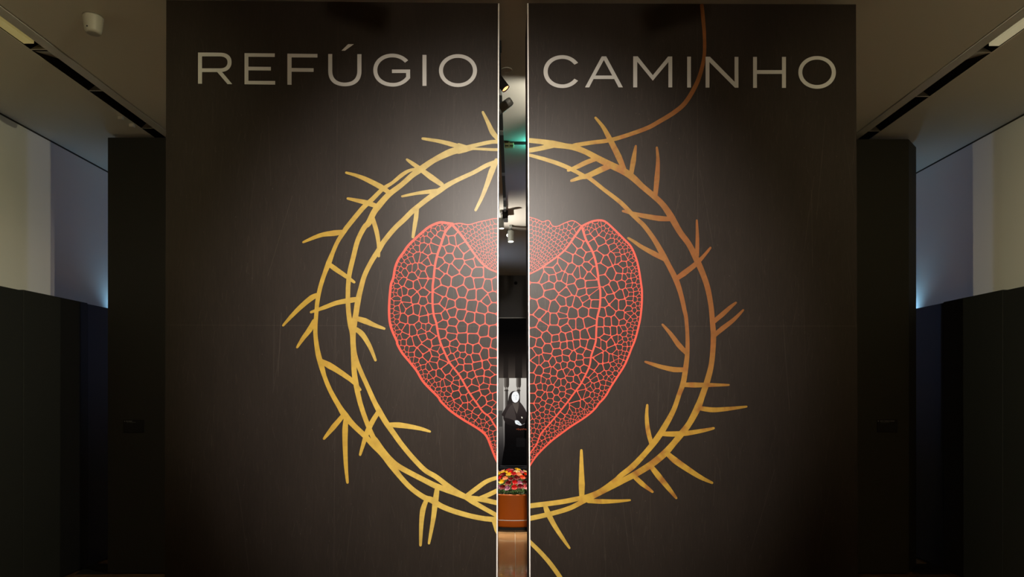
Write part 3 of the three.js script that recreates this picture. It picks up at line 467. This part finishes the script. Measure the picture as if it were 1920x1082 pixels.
function net(buf, p, region, seeds, wide) {
  for (const s of seeds) {
    const near = seeds.filter((q) => q !== s).map((q) => [q, Math.hypot(q[0] - s[0], q[1] - s[1])]).sort((a, b) => a[1] - b[1]).slice(0, 26);
    let cell = region, hole = region;
    for (const [q, d] of near) {
      const nx = (q[0] - s[0]) / d, ny = (q[1] - s[1]) / d, hw = clamp(d * 0.045, wide[0], wide[1]);
      cell = clipHalf(cell, (q[0] + s[0]) / 2, (q[1] + s[1]) / 2, nx, ny);
      if (hole.length) hole = clipHalf(hole, (q[0] + s[0]) / 2 - nx * hw, (q[1] + s[1]) / 2 - ny * hw, nx, ny);
      if (cell.length < 3) break;
    }
    cell = tidy(cell, 0.05); if (cell.length < 3 || Math.abs(areaOf(cell)) < 1) continue;
    hole = tidy(hole, 0.4);
    if (areaOf(cell) < 0) cell.reverse();
    let rim = hole.length > 2 && Math.abs(areaOf(hole)) > 3 ? round(hole, 1) : null;
    if (rim && rim.length > 2) {
      let cx = 0, cy = 0; for (const [x, y] of rim) { cx += x / rim.length; cy += y / rim.length; }
      rim = rim.map(([x, y]) => [cx + (x - cx) * 0.985, cy + (y - cy) * 0.985]); if (areaOf(rim) > 0) rim.reverse();
    } else rim = null;
    const c2 = cell.map(([x, y]) => new THREE.Vector2(x, y)), h2 = rim ? [rim.map(([x, y]) => new THREE.Vector2(x, y))] : [];
    const faces = THREE.ShapeUtils.triangulateShape(c2, h2), base = buf.pos.length / 3;
    for (const v of [...c2, ...(h2[0] ?? [])]) { const [x, y] = p.place(v.x, v.y); buf.pos.push(x, y, LIFT.heart); }
    for (const f of faces) buf.idx.push(base + f[0], base + f[1], base + f[2]);
  }
}
const red = print({ color: lin(0.53, 0.072, 0.047) });
seed = 4242;
{
  const oL = dense(outlineL), vL = dense(veinL), pL = dense(petalL), tL = dense(topL);
  const oR = dense(outlineR), vR = dense(veinR), pR = dense(petalR), tR = dense(topR);
  const rev = (l) => [...l].reverse().slice(1);
  const regAL = [...oL, ...rev(vL)], regBL = [...vL, ...rev(pL)], regFL = [...pL, ...rev(tL)];
  const regDR = [...oR, ...rev(vR)], regCR = [...vR, ...rev(pR)], regFR = [...pR, ...rev(tR)];
  const edgeSpace = (line, tipY, wide0, wide1) => (x, y) => mix(5.2, 17, smooth(wide0, wide1, nearLine(line, x, y))) * mix(1, 0.55, smooth(tipY, tipY + 60, y));
  const rays = (ax, ay, a0, a1) => {                                // cells of the folded petal run along rays
    const out = []; let odd = 0;
    for (let r = 26; r < 185; r += 4.2 + r * 0.03, odd = 1 - odd) for (let a = a0 + odd * 0.02; a < a1; a += 0.05 + 0.012 * (r < 60) * 2) out.push([ax + Math.cos(a + (rnd() - 0.5) * 0.022) * (r + (rnd() - 0.5) * 3), ay - Math.sin(a + (rnd() - 0.5) * 0.022) * (r + (rnd() - 0.5) * 3)]);
    return out;
  };
  const seedsOf = (reg, cells, space, n) => fillSeeds(reg, cells, space, n);
  const bl = { pos: [], idx: [] }, br = { pos: [], idx: [] };
  net(bl, panelLeft, regAL, seedsOf(regAL, cellsAL, edgeSpace(oL, 780, 7, 28), 5000), [0.34, 0.66]);
  net(bl, panelLeft, regBL, seedsOf(regBL, cellsBL, () => 19, 900), [0.4, 0.75]);
  net(bl, panelLeft, regFL, seedsOf(regFL, rays(962, 545, 1.3, 2.5), () => 8, 300), [0.3, 0.42]);
  net(br, panelRight, regCR, seedsOf(regCR, cellsCR, (x, y) => (y > 780 ? 5.6 : 19), 3000), [0.34, 0.68]);
  net(br, panelRight, regDR, seedsOf(regDR, cellsDR, edgeSpace(oR, 740, 12, 38), 6000), [0.32, 0.62]);
  net(br, panelRight, regFR, seedsOf(regFR, rays(962, 548, 0.5, 1.85), () => 8, 300), [0.3, 0.42]);
  const line = (p, b, pts, w0, w1, z) => strokeInto(b, p, pts.map(([x, y], i) => [x, y, mix(w0, w1, i / (pts.length - 1))]), z, { step: 3 });
  for (const [p, net_, list] of [[panelLeft, bl, [[outlineL, 4.6, 4.2], [veinL, 4.4, 3], [petalL, 4.6, 3], [topL, 2.2, 1.4]]], [panelRight, br, [[outlineR, 3.8, 3.4], [veinR, 4, 2.6], [petalR, 4.2, 2.4], [topR, 1.8, 1.4]]]]) {
    const heart = part('heart', flush(net_), red, p.g);
    for (const [i, [pts, a, c]] of list.entries()) { const b = { pos: [], idx: [] }; line(p, b, pts, a, c, LIFT.heart + 0.0001 + i * 5e-5); part('main_vein', flush(b), red, heart); }
  }
}
// ---------------------------------------------------------------- lamps
function spotLamp(key, name, label, opts = {}) {
  const c = LAMP[key], at = new THREE.Vector3(...c.at), aim = new THREE.Vector3(...c.aim), dir = aim.clone().sub(at).normalize();
  const r = opts.radius ?? 0.032, len = opts.length ?? 0.14, body = opts.body ?? M.blackMetal, q = new THREE.Quaternion().setFromUnitVectors(new THREE.Vector3(0, -1, 0), dir);
  const t = thing(name, label, 'spotlight', c.at);
  const prof = [[0.001, len], [r * 0.7, len], [r * 0.93, len - 0.008], [r, len - 0.022], [r, 0], [r * 0.92, 0], [r * 0.86, 0.012], [0.001, 0.012]].map(([x, y]) => new THREE.Vector2(x, y));
  const barrel = part('barrel', new THREE.LatheGeometry(prof, 28), body, t); barrel.quaternion.copy(q);
  if (opts.band) { const b = part('band', new THREE.CylinderGeometry(r * 1.012, r * 1.012, len * 0.34, 28, 1, true), M.deep, barrel); b.position.y = len * 0.2; }
  const lens = new THREE.CircleGeometry(r * 0.86, 24); lens.rotateX(Math.PI / 2); lens.translate(0, 0.006, 0);
  part('lens', lens, mat(lin(0.7, 0.7, 0.7), 0.4, { emissive: new THREE.Color(c.color), emissiveIntensity: opts.glow ?? 1.6 }), barrel);
  const mid = dir.clone().multiplyScalar(-len * (opts.mount ?? 0.55)), top = CEIL - c.at[1];
  const stem = new THREE.CylinderGeometry(0.007, 0.007, Math.max(0.01, top - 0.03 - mid.y), 10); stem.translate(mid.x, (top - 0.03 + mid.y) / 2, mid.z);
  part('stem', stem, body, t);
  part('adapter', rbox(mid.x - 0.018, mid.x + 0.018, top - 0.034, top, mid.z - 0.05, mid.z + 0.05, 0.004), body, t);
  if (c.cd > 0) {
    const s = new THREE.SpotLight(c.color, c.cd, 0, c.angle * Math.PI / 180, c.penumbra, 2);
    s.position.copy(at).addScaledVector(dir, 0.012); s.target.position.copy(aim); s.castShadow = true; s.shadow.radius = c.soft; s.shadow.mapSize.set(1024, 1024);
    scene.add(s, s.target);
  }
  return t;
}
spotLamp('mural', 'unseen_spotlight', 'unseen black ceiling spotlight placed to light both mural panels from the front');
spotLamp('letters', 'unseen_spotlight', 'unseen black ceiling spotlight over the viewer aimed at the lettering of the murals');
spotLamp('washLeft', 'unseen_spotlight', 'unseen black ceiling spotlight in front of the murals aimed at the left wall');
spotLamp('washRight', 'unseen_spotlight', 'unseen black ceiling spotlight in front of the murals aimed at the right wall');
spotLamp('floorFront', 'unseen_spotlight', 'unseen large black ceiling spotlight pointing down at the floor behind the viewer', { radius: 0.045 });
spotLamp('coolFillLeft', 'unseen_spotlight', 'added cool fill spotlight in the room behind, aimed at the left wall', { body: M.greyMetal });
spotLamp('coolFillRight', 'unseen_spotlight', 'added cool fill spotlight in the room behind, aimed at the right wall', { body: M.greyMetal });
spotLamp('graze', 'unseen_spotlight', 'unseen spotlight behind the right mural panel, placed to brighten the ceiling', { body: M.greyMetal });
spotLamp('grazeFillFar', 'unseen_spotlight', 'added fill spotlight hidden behind the left mural panel, near the far lamps', { body: M.greyMetal });
spotLamp('coolFillUp', 'unseen_spotlight', 'added cool fill spotlight hidden behind the right mural panel, past the emergency light', { body: M.greyMetal });
spotLamp('coolFillFar', 'unseen_spotlight', 'added cool fill spotlight hidden behind the left mural panel, nearest the photograph', { body: M.greyMetal });
spotLamp('flowers', 'track_spotlight', 'grey cylinder spotlight with glowing mouth, nearest of the three far lamps', { radius: 0.034, body: M.greyMetal, glow: 6 });
spotLamp('floorBack', 'track_spotlight', 'grey cylinder spotlight pointing straight down, lowest glowing lamp seen through the gap', { radius: 0.042, length: 0.16, body: M.greyMetal, glow: 6 });
// two more lamp heads seen in the gap, as they hang
LAMP.tiltA = { at: [-0.047, 3.575, -4.45], aim: [0.5, 2.8, -4.38], color: 0xffb070, cd: 2.2, angle: 30, penumbra: 0.8, soft: 1 };
spotLamp('tiltA', 'track_spotlight', 'black tilted spotlight with a warm glowing rim high in the gap between the panels', { radius: 0.028, length: 0.15, band: true, glow: 2.5 });
LAMP.tiltB = { at: [-0.115, 3.57, -4.8], aim: [-1.2, 2.9, -5.2], color: 0xfff0dc, cd: 6, angle: 30, penumbra: 0.8, soft: 1 };
spotLamp('tiltB', 'track_spotlight', 'pale grey spotlight turned away to the left, just under the black tilted spotlight', { radius: 0.03, length: 0.13, body: M.greyMetal, glow: 4, mount: -0.05 });
LAMP.tiltC = { at: [-0.06, 3.775, -9.5], aim: [-0.35, 2.4, -8.4], color: 0xfff4e6, cd: 14, angle: 30, penumbra: 0.7, soft: 1 };
spotLamp('tiltC', 'track_spotlight', 'tilted far spotlight whose bright mouth faces the gap, between the two straight lamps', { radius: 0.036, length: 0.1, body: M.greyMetal, glow: 8 });
// ceiling track
{
  const t = thing('ceiling_track', 'thin dark lighting track on the ceiling behind the gap, running to the far lamps', 'track', [-0.1, CEIL, -6.8]);
  part('rail', box(-0.016, 0.016, -0.03, 0, -1.75, 2.4), M.blackMetal, t);
  for (const z of [1.7, 0.9, -0.22, -1.12, -1.5]) part('joint', rbox(-0.018, 0.018, -0.033, 0, z - 0.05, z + 0.05, 0.003), M.greyMetal, t);
  part('feed_box', rbox(-0.035, 0.035, -0.09, 0, -1.98, -1.72, 0.006), M.deep, t);
}
// emergency light with its dark bar and an unseen teal lamp placed to tint the ceiling
{
  const t = thing('emergency_light', 'small beige emergency light on the ceiling with a dark bar reaching right', 'emergency light', [-0.035, CEIL, -6.2]);
  part('case', rbox(-0.044, 0.044, -0.05, -0.008, -0.03, 0.03, 0.014), mat(lin(0.5, 0.42, 0.2), 0.5), t);
  for (const y of [-0.013, -0.044]) for (const x of [-0.022, 0.02]) part('clip', rbox(x - 0.016, x + 0.016, y - 0.004, y + 0.004, 0.024, 0.032, 0.002), M.deep, t);
  part('bar', box(0.03, 0.22, -0.02, -0.004, -0.012, 0.012), M.blackMetal, t);
  const s = thing('unseen_teal_lamp', 'unseen teal lamp at the right end of the bar, placed to tint the ceiling', 'lamp', [0.2, CEIL - 0.02, -6.2]);
  const g = new THREE.SphereGeometry(0.016, 14, 10); g.translate(0, -0.012, 0);
  part('bulb', g, mat(lin(0.1, 0.3, 0.28), 0.4, { emissive: lin(0.1, 0.75, 0.62), emissiveIntensity: 1 }), s);
  part('socket', new THREE.CylinderGeometry(0.013, 0.016, 0.012, 14).translate(0, 0.002, 0), M.deep, s);
  const l = new THREE.PointLight(lin(0.1, 0.85, 0.72), 0.2); l.position.set(0.2, CEIL - 0.075, -6.2); l.castShadow = true; scene.add(l);
}
{
  const t = thing('ceiling_ring', 'thin pale ring of a ceiling sensor high in the gap', 'sensor', [-0.045, CEIL, -4.8]);
  part('ring', new THREE.TorusGeometry(0.036, 0.004, 8, 30).rotateX(Math.PI / 2).translate(0, -0.006, 0), M.whiteMetal, t);
  part('disc', new THREE.CylinderGeometry(0.034, 0.034, 0.006, 28).translate(0, -0.003, 0), M.ceiling, t);
}
for (const s of [-1, 1]) {                                           // unseen blue lamps behind the low partitions, placed to light the side walls
  const t = thing('unseen_blue_lamp', `unseen blue lamp behind the low partition in the ${s < 0 ? 'left' : 'right'} passage, lighting the wall`, 'lamp', [s * 4.1, 2.32, -7.2]);
  part('case', rbox(-0.03, 0.03, -0.05, 0, -0.12, 0.12, 0.005), M.blackMetal, t);
  part('lens', new THREE.PlaneGeometry(0.045, 0.2).rotateX(-Math.PI / 2).translate(0, 0.002, 0), mat(lin(0.2, 0.3, 0.4), 0.4, { emissive: lin(0.25, 0.55, 0.9), emissiveIntensity: 1 }), t);
  part('bracket', box(s > 0 ? 0.02 : -0.069, s > 0 ? 0.069 : -0.02, -0.04, -0.03, -0.02, 0.02), M.blackMetal, t);
  const l = new THREE.SpotLight(lin(0.3, 0.66, 1.0), 0.8, 0, 1.0, 1, 2); l.position.set(s * 4.1, 2.33, -7.16); l.target.position.set(s * 4.17, 2.8, -7.1); l.castShadow = true; scene.add(l, l.target);
}
// ---------------------------------------------------------------- far wall: a tall backlit photograph
{
  const t = thing('photo_wall', 'tall backlit black and white photograph of a nun in a cloister at the far end', 'photograph', [0, 0, -13.28]);
  part('board', box(-1.25, 1.25, 0, 3.03, -0.018, 0), M.deep, t);
  const W = 1056, H = 1280, u = (x) => W / 2 + ((x - CX) * 13.28 / FOCAL) / 2.4 * W, v = (y) => H * (1 - (EYE + (CY - y) * 13.28 / FOCAL) / 3.0), k = u(1) - u(0);
  const tex = canvasTexture(W, H, (c) => {
    c.fillStyle = '#060505'; c.fillRect(0, 0, W, H);
    const grad = (y0, y1, stops) => { const g = c.createLinearGradient(0, v(y0), 0, v(y1)); stops.forEach(([q, col]) => g.addColorStop(q, col)); return g; };
    const rect = (x0, x1, y0, y1, f) => { c.fillStyle = f; c.fillRect(u(x0), v(y0), u(x1) - u(x0), v(y1) - v(y0)); };
    rect(800, 1130, 620, 709, grad(620, 709, [[0, '#060505'], [0.45, '#14100e'], [1, '#4a423c']]));
    rect(944, 953, 655, 709, grad(655, 709, [[0, 'rgba(10,8,7,0)'], [1, '#2b2522']])); rect(966, 979, 640, 709, grad(640, 709, [[0, 'rgba(10,8,7,0)'], [1, '#241f1c']]));
    rect(800, 1130, 709, 900, grad(709, 890, [[0, '#d8d2c8'], [0.35, '#c0bbb4'], [0.6, '#6b6662'], [0.8, '#2a2726'], [1, '#0c0b0b']]));
    rect(800, 944, 709, 900, grad(709, 890, [[0, '#9b948b'], [0.4, '#7a746e'], [0.7, '#343130'], [1, '#0a0909']]));
    const col = (x0, x1, y0, cap) => {                                // a cloister column with its capital
      const g = c.createLinearGradient(u(x0), 0, u(x1), 0); g.addColorStop(0, '#8d8780'); g.addColorStop(0.4, '#57514c'); g.addColorStop(1, '#2d2926');
      c.fillStyle = g; c.fillRect(u(x0), v(y0), u(x1) - u(x0), v(850) - v(y0));
      const cg = c.createLinearGradient(u(x0 - cap), 0, u(x1 + cap), 0); cg.addColorStop(0, '#857e76'); cg.addColorStop(0.5, '#4d4640'); cg.addColorStop(1, '#332d29');
      c.fillStyle = cg; c.beginPath(); c.moveTo(u(x0 - cap), v(709)); c.lineTo(u(x1 + cap), v(709)); c.lineTo(u(x1 + cap), v(722)); c.lineTo(u(x1), v(732)); c.lineTo(u(x0), v(732)); c.lineTo(u(x0 - cap), v(722)); c.fill();
      c.fillStyle = '#b3aca3'; for (let q = 0; q < 3; q++) { c.beginPath(); c.ellipse(u(mix(x0, x1, q / 2)), v(728), k * 0.9, k * 2.2, 0.3 * (q - 1), 0, 7); c.fill(); }
      c.fillStyle = '#26211e'; c.fillRect(u(x0 - 1), v(732), u(x1 + 1) - u(x0 - 1), k * 1.2);
    };
    col(946.5, 952.5, 730, 2); col(969.5, 975, 728, 1.8); col(920, 926, 730, 2); col(1004, 1010, 730, 2);
    rect(934, 942, 770, 800, 'rgba(40,38,36,0.6)');
    // the nun
    const blob = (f, pts) => { c.fillStyle = f; c.beginPath(); c.moveTo(u(pts[0][0]), v(pts[0][1])); for (const q of pts.slice(1)) q.length === 2 ? c.lineTo(u(q[0]), v(q[1])) : c.bezierCurveTo(u(q[0]), v(q[1]), u(q[2]), v(q[3]), u(q[4]), v(q[5])); c.closePath(); c.fill(); };
    blob(grad(785, 880, [[0, '#1c1716'], [0.4, '#0d0b0b'], [1, '#050505']]), [[947, 780], [945, 800, 947, 815, 946, 835], [944, 850, 941, 862, 941, 872], [955, 879, 978, 879, 992, 872], [991, 840, 990, 800, 988, 782]]);
    blob(grad(733, 800, [[0, '#2b2624'], [0.4, '#3a3230'], [0.75, '#2a2322'], [1, '#1a1615']]), [[957, 754], [952, 756, 945, 768, 940.5, 778], [942, 780, 943, 780, 944, 781], [943, 788, 948, 795, 955, 797], [968, 800, 980, 798, 988, 792], [989, 788, 990, 782, 988.5, 776], [985, 766, 978, 757, 974, 753]]);
    blob('rgba(86,76,72,0.55)', [[958, 760], [952, 766, 948, 776, 946, 783], [952, 784, 962, 786, 968, 792], [968, 778, 964, 768, 961, 758]]);
    blob('#312b29', [[965, 733], [957, 733, 954, 741, 953, 750], [952, 755, 951, 757, 951.5, 759], [956, 758, 958, 756, 960, 755], [965, 760, 970, 760, 975, 753], [976, 745, 973, 734, 965, 733]]);
    blob('#5a514b', [[960.5, 755], [963, 764, 967, 772, 969, 776], [972, 768, 973, 760, 972.5, 753], [970, 756, 963, 757, 960.5, 755]]);
    c.fillStyle = '#ffffff'; c.beginPath(); c.ellipse(u(966.3), v(744.5), k * 7.2, k * 10.2, 0.02, 0, 7); c.fill();
    c.fillStyle = 'rgba(150,165,175,0.55)'; for (const [x, y, a, b] of [[963.7, 742, 1.2, 0.6], [969, 741.6, 1.5, 0.7], [967.2, 745.5, 0.5, 1.6], [967.8, 748.4, 1.4, 0.5]]) { c.beginPath(); c.ellipse(u(x), v(y), k * a, k * b, 0, 0, 7); c.fill(); }
    blob('#f4f8fa', [[965.5, 789], [968, 787, 972, 788.5, 974, 791], [975, 793, 978, 795, 978.5, 797], [976, 799, 972, 797, 970, 796], [967, 796, 965, 793, 965.5, 789]]);
    c.strokeStyle = '#8c8a88'; c.lineWidth = k * 0.8; c.beginPath(); c.moveTo(u(978), v(797)); c.lineTo(u(984), v(794)); c.stroke();
    c.strokeStyle = '#6d787c'; c.lineWidth = k * 0.35; for (const q of [0, 1.6, 3.2]) { c.beginPath(); c.moveTo(u(969 + q * 0.6), v(791 + q)); c.lineTo(u(975 + q * 0.5), v(793.5 + q)); c.stroke(); }
    c.fillStyle = '#f0ead8'; c.beginPath(); c.ellipse(u(978.6), v(783), k * 1.2, k * 1.8, -0.5, 0, 7); c.fill();
    blob('#040404', [[991, 776], [985, 780, 984, 800, 982.5, 822], [986, 823, 992, 823, 996, 822], [996, 776]]);
    c.strokeStyle = 'rgba(170,72,40,0.75)'; c.lineWidth = k * 0.8; c.beginPath(); for (let x = 968; x < 991; x += 1.2) c.lineTo(u(x), v(804.5 + Math.sin(x * 1.9) * 1.4 + hash2(x, 3))); c.stroke();
    rect(968, 984, 821, 838, 'rgba(60,55,55,0.16)'); rect(938, 990, 873, 874.4, 'rgba(90,88,88,0.5)'); rect(936, 992, 876.5, 878, 'rgba(90,88,88,0.35)');  // first, faint box: a glass reflection painted on the robe
  });
  const pl = new THREE.PlaneGeometry(2.4, 3.0); pl.translate(0, 1.5, 0.0015);
  part('print', pl, new THREE.MeshPhysicalMaterial({ color: 0x000000, roughness: 1, specularIntensity: 0, emissiveMap: tex, emissive: 0xffffff, emissiveIntensity: 0.95 }), t);
  part('top_rail', box(-1.25, 1.25, 3.03, 3.05, -0.018, 0.025), M.greyMetal, t);
  const cam = thing('wall_sensor', 'small dark sensor on the grey wall above the photograph', 'sensor', [0.052, 3.72, -13.3]);
  part('body', new THREE.SphereGeometry(0.028, 16, 12, 0, 6.2832, 0, 1.5708).rotateX(Math.PI / 2), M.deep, cam);
  part('base', new THREE.CylinderGeometry(0.036, 0.036, 0.01, 18).rotateX(Math.PI / 2).translate(0, 0, 0.005), M.blackMetal, cam);
}
// ---------------------------------------------------------------- round orange planter and its flowers
const POT = [0.012, 0, -8.32], POTR = 0.45;
{
  const t = thing('flower_planter', 'round orange clay planter full of roses on the floor behind the gap', 'planter', POT);
  const prof = [[0.001, 0.03], [0.42, 0.03], [0.438, 0.036], [0.446, 0.05], [0.45, 0.1], [0.45, 0.395], [0.447, 0.41], [0.438, 0.416], [0.425, 0.41], [0.42, 0.38], [0.001, 0.37]].map(([x, y]) => new THREE.Vector2(x, y));
  part('pot', new THREE.LatheGeometry(prof, 72), new THREE.MeshPhysicalMaterial({ color: lin(0.27, 0.056, 0.002), roughness: 0.5, specularIntensity: 0.25, bumpMap: plaster, bumpScale: 0.0004 }), t);
  part('plinth', new THREE.CylinderGeometry(0.425, 0.425, 0.03, 60).translate(0, 0.015, 0), M.deep, t);
  part('cord', new THREE.TorusGeometry(0.455, 0.005, 8, 90).rotateX(Math.PI / 2).translate(0, 0.118, 0), mat(lin(0.6, 0.56, 0.48), 0.6), t).userData.label = 'thin white cord around the planter';
  part('soil', new THREE.CylinderGeometry(0.418, 0.418, 0.02, 48).translate(0, 0.375, 0), mat(lin(0.02, 0.014, 0.01), 0.95), t);
  // leaf tips around the stems, too many and too small to count
  seed = 99; const leaves = [];
  for (let k = 0; k < 420; k++) {
    const a = rnd() * 6.2832, r = 0.425 * Math.sqrt(rnd()), g = new THREE.SphereGeometry(0.02, 5, 3); g.scale(0.75, 0.12, 1.5); g.rotateX(rnd() * 0.7); g.rotateZ(rnd() - 0.5); g.rotateY(-a + Math.PI / 2);
    g.translate(Math.sin(a) * r, 0.405 + rnd() * 0.03, Math.cos(a) * r); leaves.push(g);
  }
  part('foliage', leaves, mat(lin(0.03, 0.075, 0.012), 0.7), t).userData.kind = 'stuff';
}
{
  seed = 2024;
  function petal(r, w, open, twist, lift) {                          // one cupped petal, four by three
    const g = new THREE.PlaneGeometry(1, 1, 3, 3), a = g.attributes.position;
    for (let i = 0; i < a.count; i++) {
      const u = a.getX(i), v = a.getY(i) + 0.5, half = w * (0.55 + 0.6 * v - 0.35 * v * v * v), th = u * half * 2, rad = r * (0.35 + 0.65 * Math.sin(v * 1.5)) + open * v * v * r, curl = v > 0.9 ? 0.12 * r : 0;
      a.setXYZ(i, Math.sin(th) * (rad + curl), lift + v * r * 1.15 - curl * 1.4 - open * v * v * r * 0.7, Math.cos(th) * (rad + curl));
    }
    g.rotateY(twist); return g;
  }
  const bloom = (k) => {
    const list = [], R = 0.0285;
    for (let i = 0; i < 5; i++) list.push(petal(R * 0.98, 0.78, 0.16, i * 1.2566 + k, -R * 0.3));
    for (let i = 0; i < 5; i++) list.push(petal(R * 0.74, 0.82, 0.1, i * 1.2566 + 0.6 + k, -R * 0.12));
    for (let i = 0; i < 4; i++) list.push(petal(R * 0.46, 0.9, 0.06, i * 1.5708 + 0.2 + k, R * 0.04));
    const c = new THREE.ConeGeometry(R * 0.24, R * 0.9, 8); c.translate(0, R * 0.45, 0); list.push(c);
    return mergeGeometries(list.map((g) => g.toNonIndexed()));
  };
  const forms = [bloom(0), bloom(0.5), bloom(1)];
  const calyx = new THREE.ConeGeometry(0.013, 0.03, 7); calyx.rotateX(Math.PI); calyx.translate(0, -0.02, 0);
  const leafGeo = [-1, 1].map((q) => { const g = new THREE.SphereGeometry(0.019, 8, 4); g.scale(0.7, 0.1, 1.5); g.translate(0, 0, 0.026); g.rotateX(0.75); g.rotateY(q * 0.6); g.translate(0, -0.012, 0); return g; });
  const green = mat(lin(0.05, 0.12, 0.02), 0.7);
  const tints = [['bright red', 0.55, 0.012, 0.012], ['deep crimson', 0.2, 0.004, 0.01], ['yellow', 0.75, 0.5, 0.02], ['pink', 0.62, 0.2, 0.22], ['pale cream', 0.75, 0.6, 0.35], ['peach', 0.75, 0.33, 0.16], ['lilac pink', 0.45, 0.2, 0.3], ['orange red', 0.65, 0.08, 0.015]]
    .map(([n, r, g, b]) => [n, mat(lin(r, g, b), 0.6, { side: THREE.DoubleSide })]);
  const rings = [[0.395, 0.482], [0.345, 0.53], [0.28, 0.575], [0.212, 0.61], [0.14, 0.632], [0.068, 0.645]], rowName = ['front row', 'second row from the front', 'third row from the front', 'third row from the back', 'second row from the back', 'back row'];
  const palette = [[6, 1, 6, 0, 1, 3, 1], [2, 1, 0, 6, 1, 1, 0], [0, 5, 1, 1, 7, 1, 5], [4, 2, 1, 2, 0, 5, 7], [5, 2, 2, 0, 4, 3, 4], [0, 3, 2, 3, 0, 5, 0]];
  const ordinal = ['first', 'second', 'third', 'fourth', 'fifth', 'sixth', 'seventh', 'eighth', 'ninth', 'tenth', 'eleventh', 'twelfth'];
  const protos = new Map();
  rings.forEach(([r, h], row) => {
    const n = Math.round(2 * Math.PI * r / 0.069), list = [];
    for (let i = 0; i < n; i++) {
      const a = (i + (row % 2) * 0.5) / n * 6.2832 - Math.PI + (rnd() - 0.5) * 0.06 / r * 0.4; if (Math.abs(a) > 1.87) continue;
      list.push([POT[0] + Math.sin(a) * r, h + (rnd() - 0.5) * 0.025, POT[2] + Math.cos(a) * r, a]);
    }
    list.sort((p, q) => p[0] - q[0]);
    let seen = 0; const gapLeft = list.filter(([x, , z]) => CX + FOCAL * x / -z <= 932).length, gapRight = list.findIndex(([x, , z]) => CX + FOCAL * x / -z >= 994);
    for (const [at, [x, y, z, a]] of list.entries()) {
      const sx = CX + FOCAL * x / -z, open = sx > 932 && sx < 994 && Math.cos(a) > -0.3, pick = open ? palette[row][seen % 7] : Math.floor(rnd() * 8), form = Math.floor(rnd() * 3), key = pick + '/' + form;
      const [tone, m] = tints[pick];
      let f;
      if (!protos.has(key)) { f = thing('rose', '', 'flower'); part('bloom', forms[form], m, f); part('calyx', calyx, green, f); for (const lg of leafGeo) part('leaf', lg, green, f); protos.set(key, f); }
      else { f = protos.get(key).clone(); f.name = numbered('rose'); scene.add(f); }
      const side = x < POT[0] ? 'left' : 'right';
      f.userData = { category: 'flower', group: 'roses in the orange planter', label: open ? `${tone} rose, ${ordinal[seen] ?? 'last'} from left, ${rowName[row]}, seen in the gap` : `${tone} rose hidden behind ${side} panel, ${rowName[row]}, ${ordinal[side === 'left' ? gapLeft - 1 - at : at - gapRight] ?? 'last'} from gap` };
      if (open) seen++;
      f.position.set(x, y, z); f.rotation.set(0, 0, 0); f.rotation.order = 'YXZ'; f.rotation.y = a; f.rotation.x = 0.25 + 1.2 * r; f.scale.setScalar(0.92 + rnd() * 0.2);
    }
  });
}
renderer.render(scene, camera);
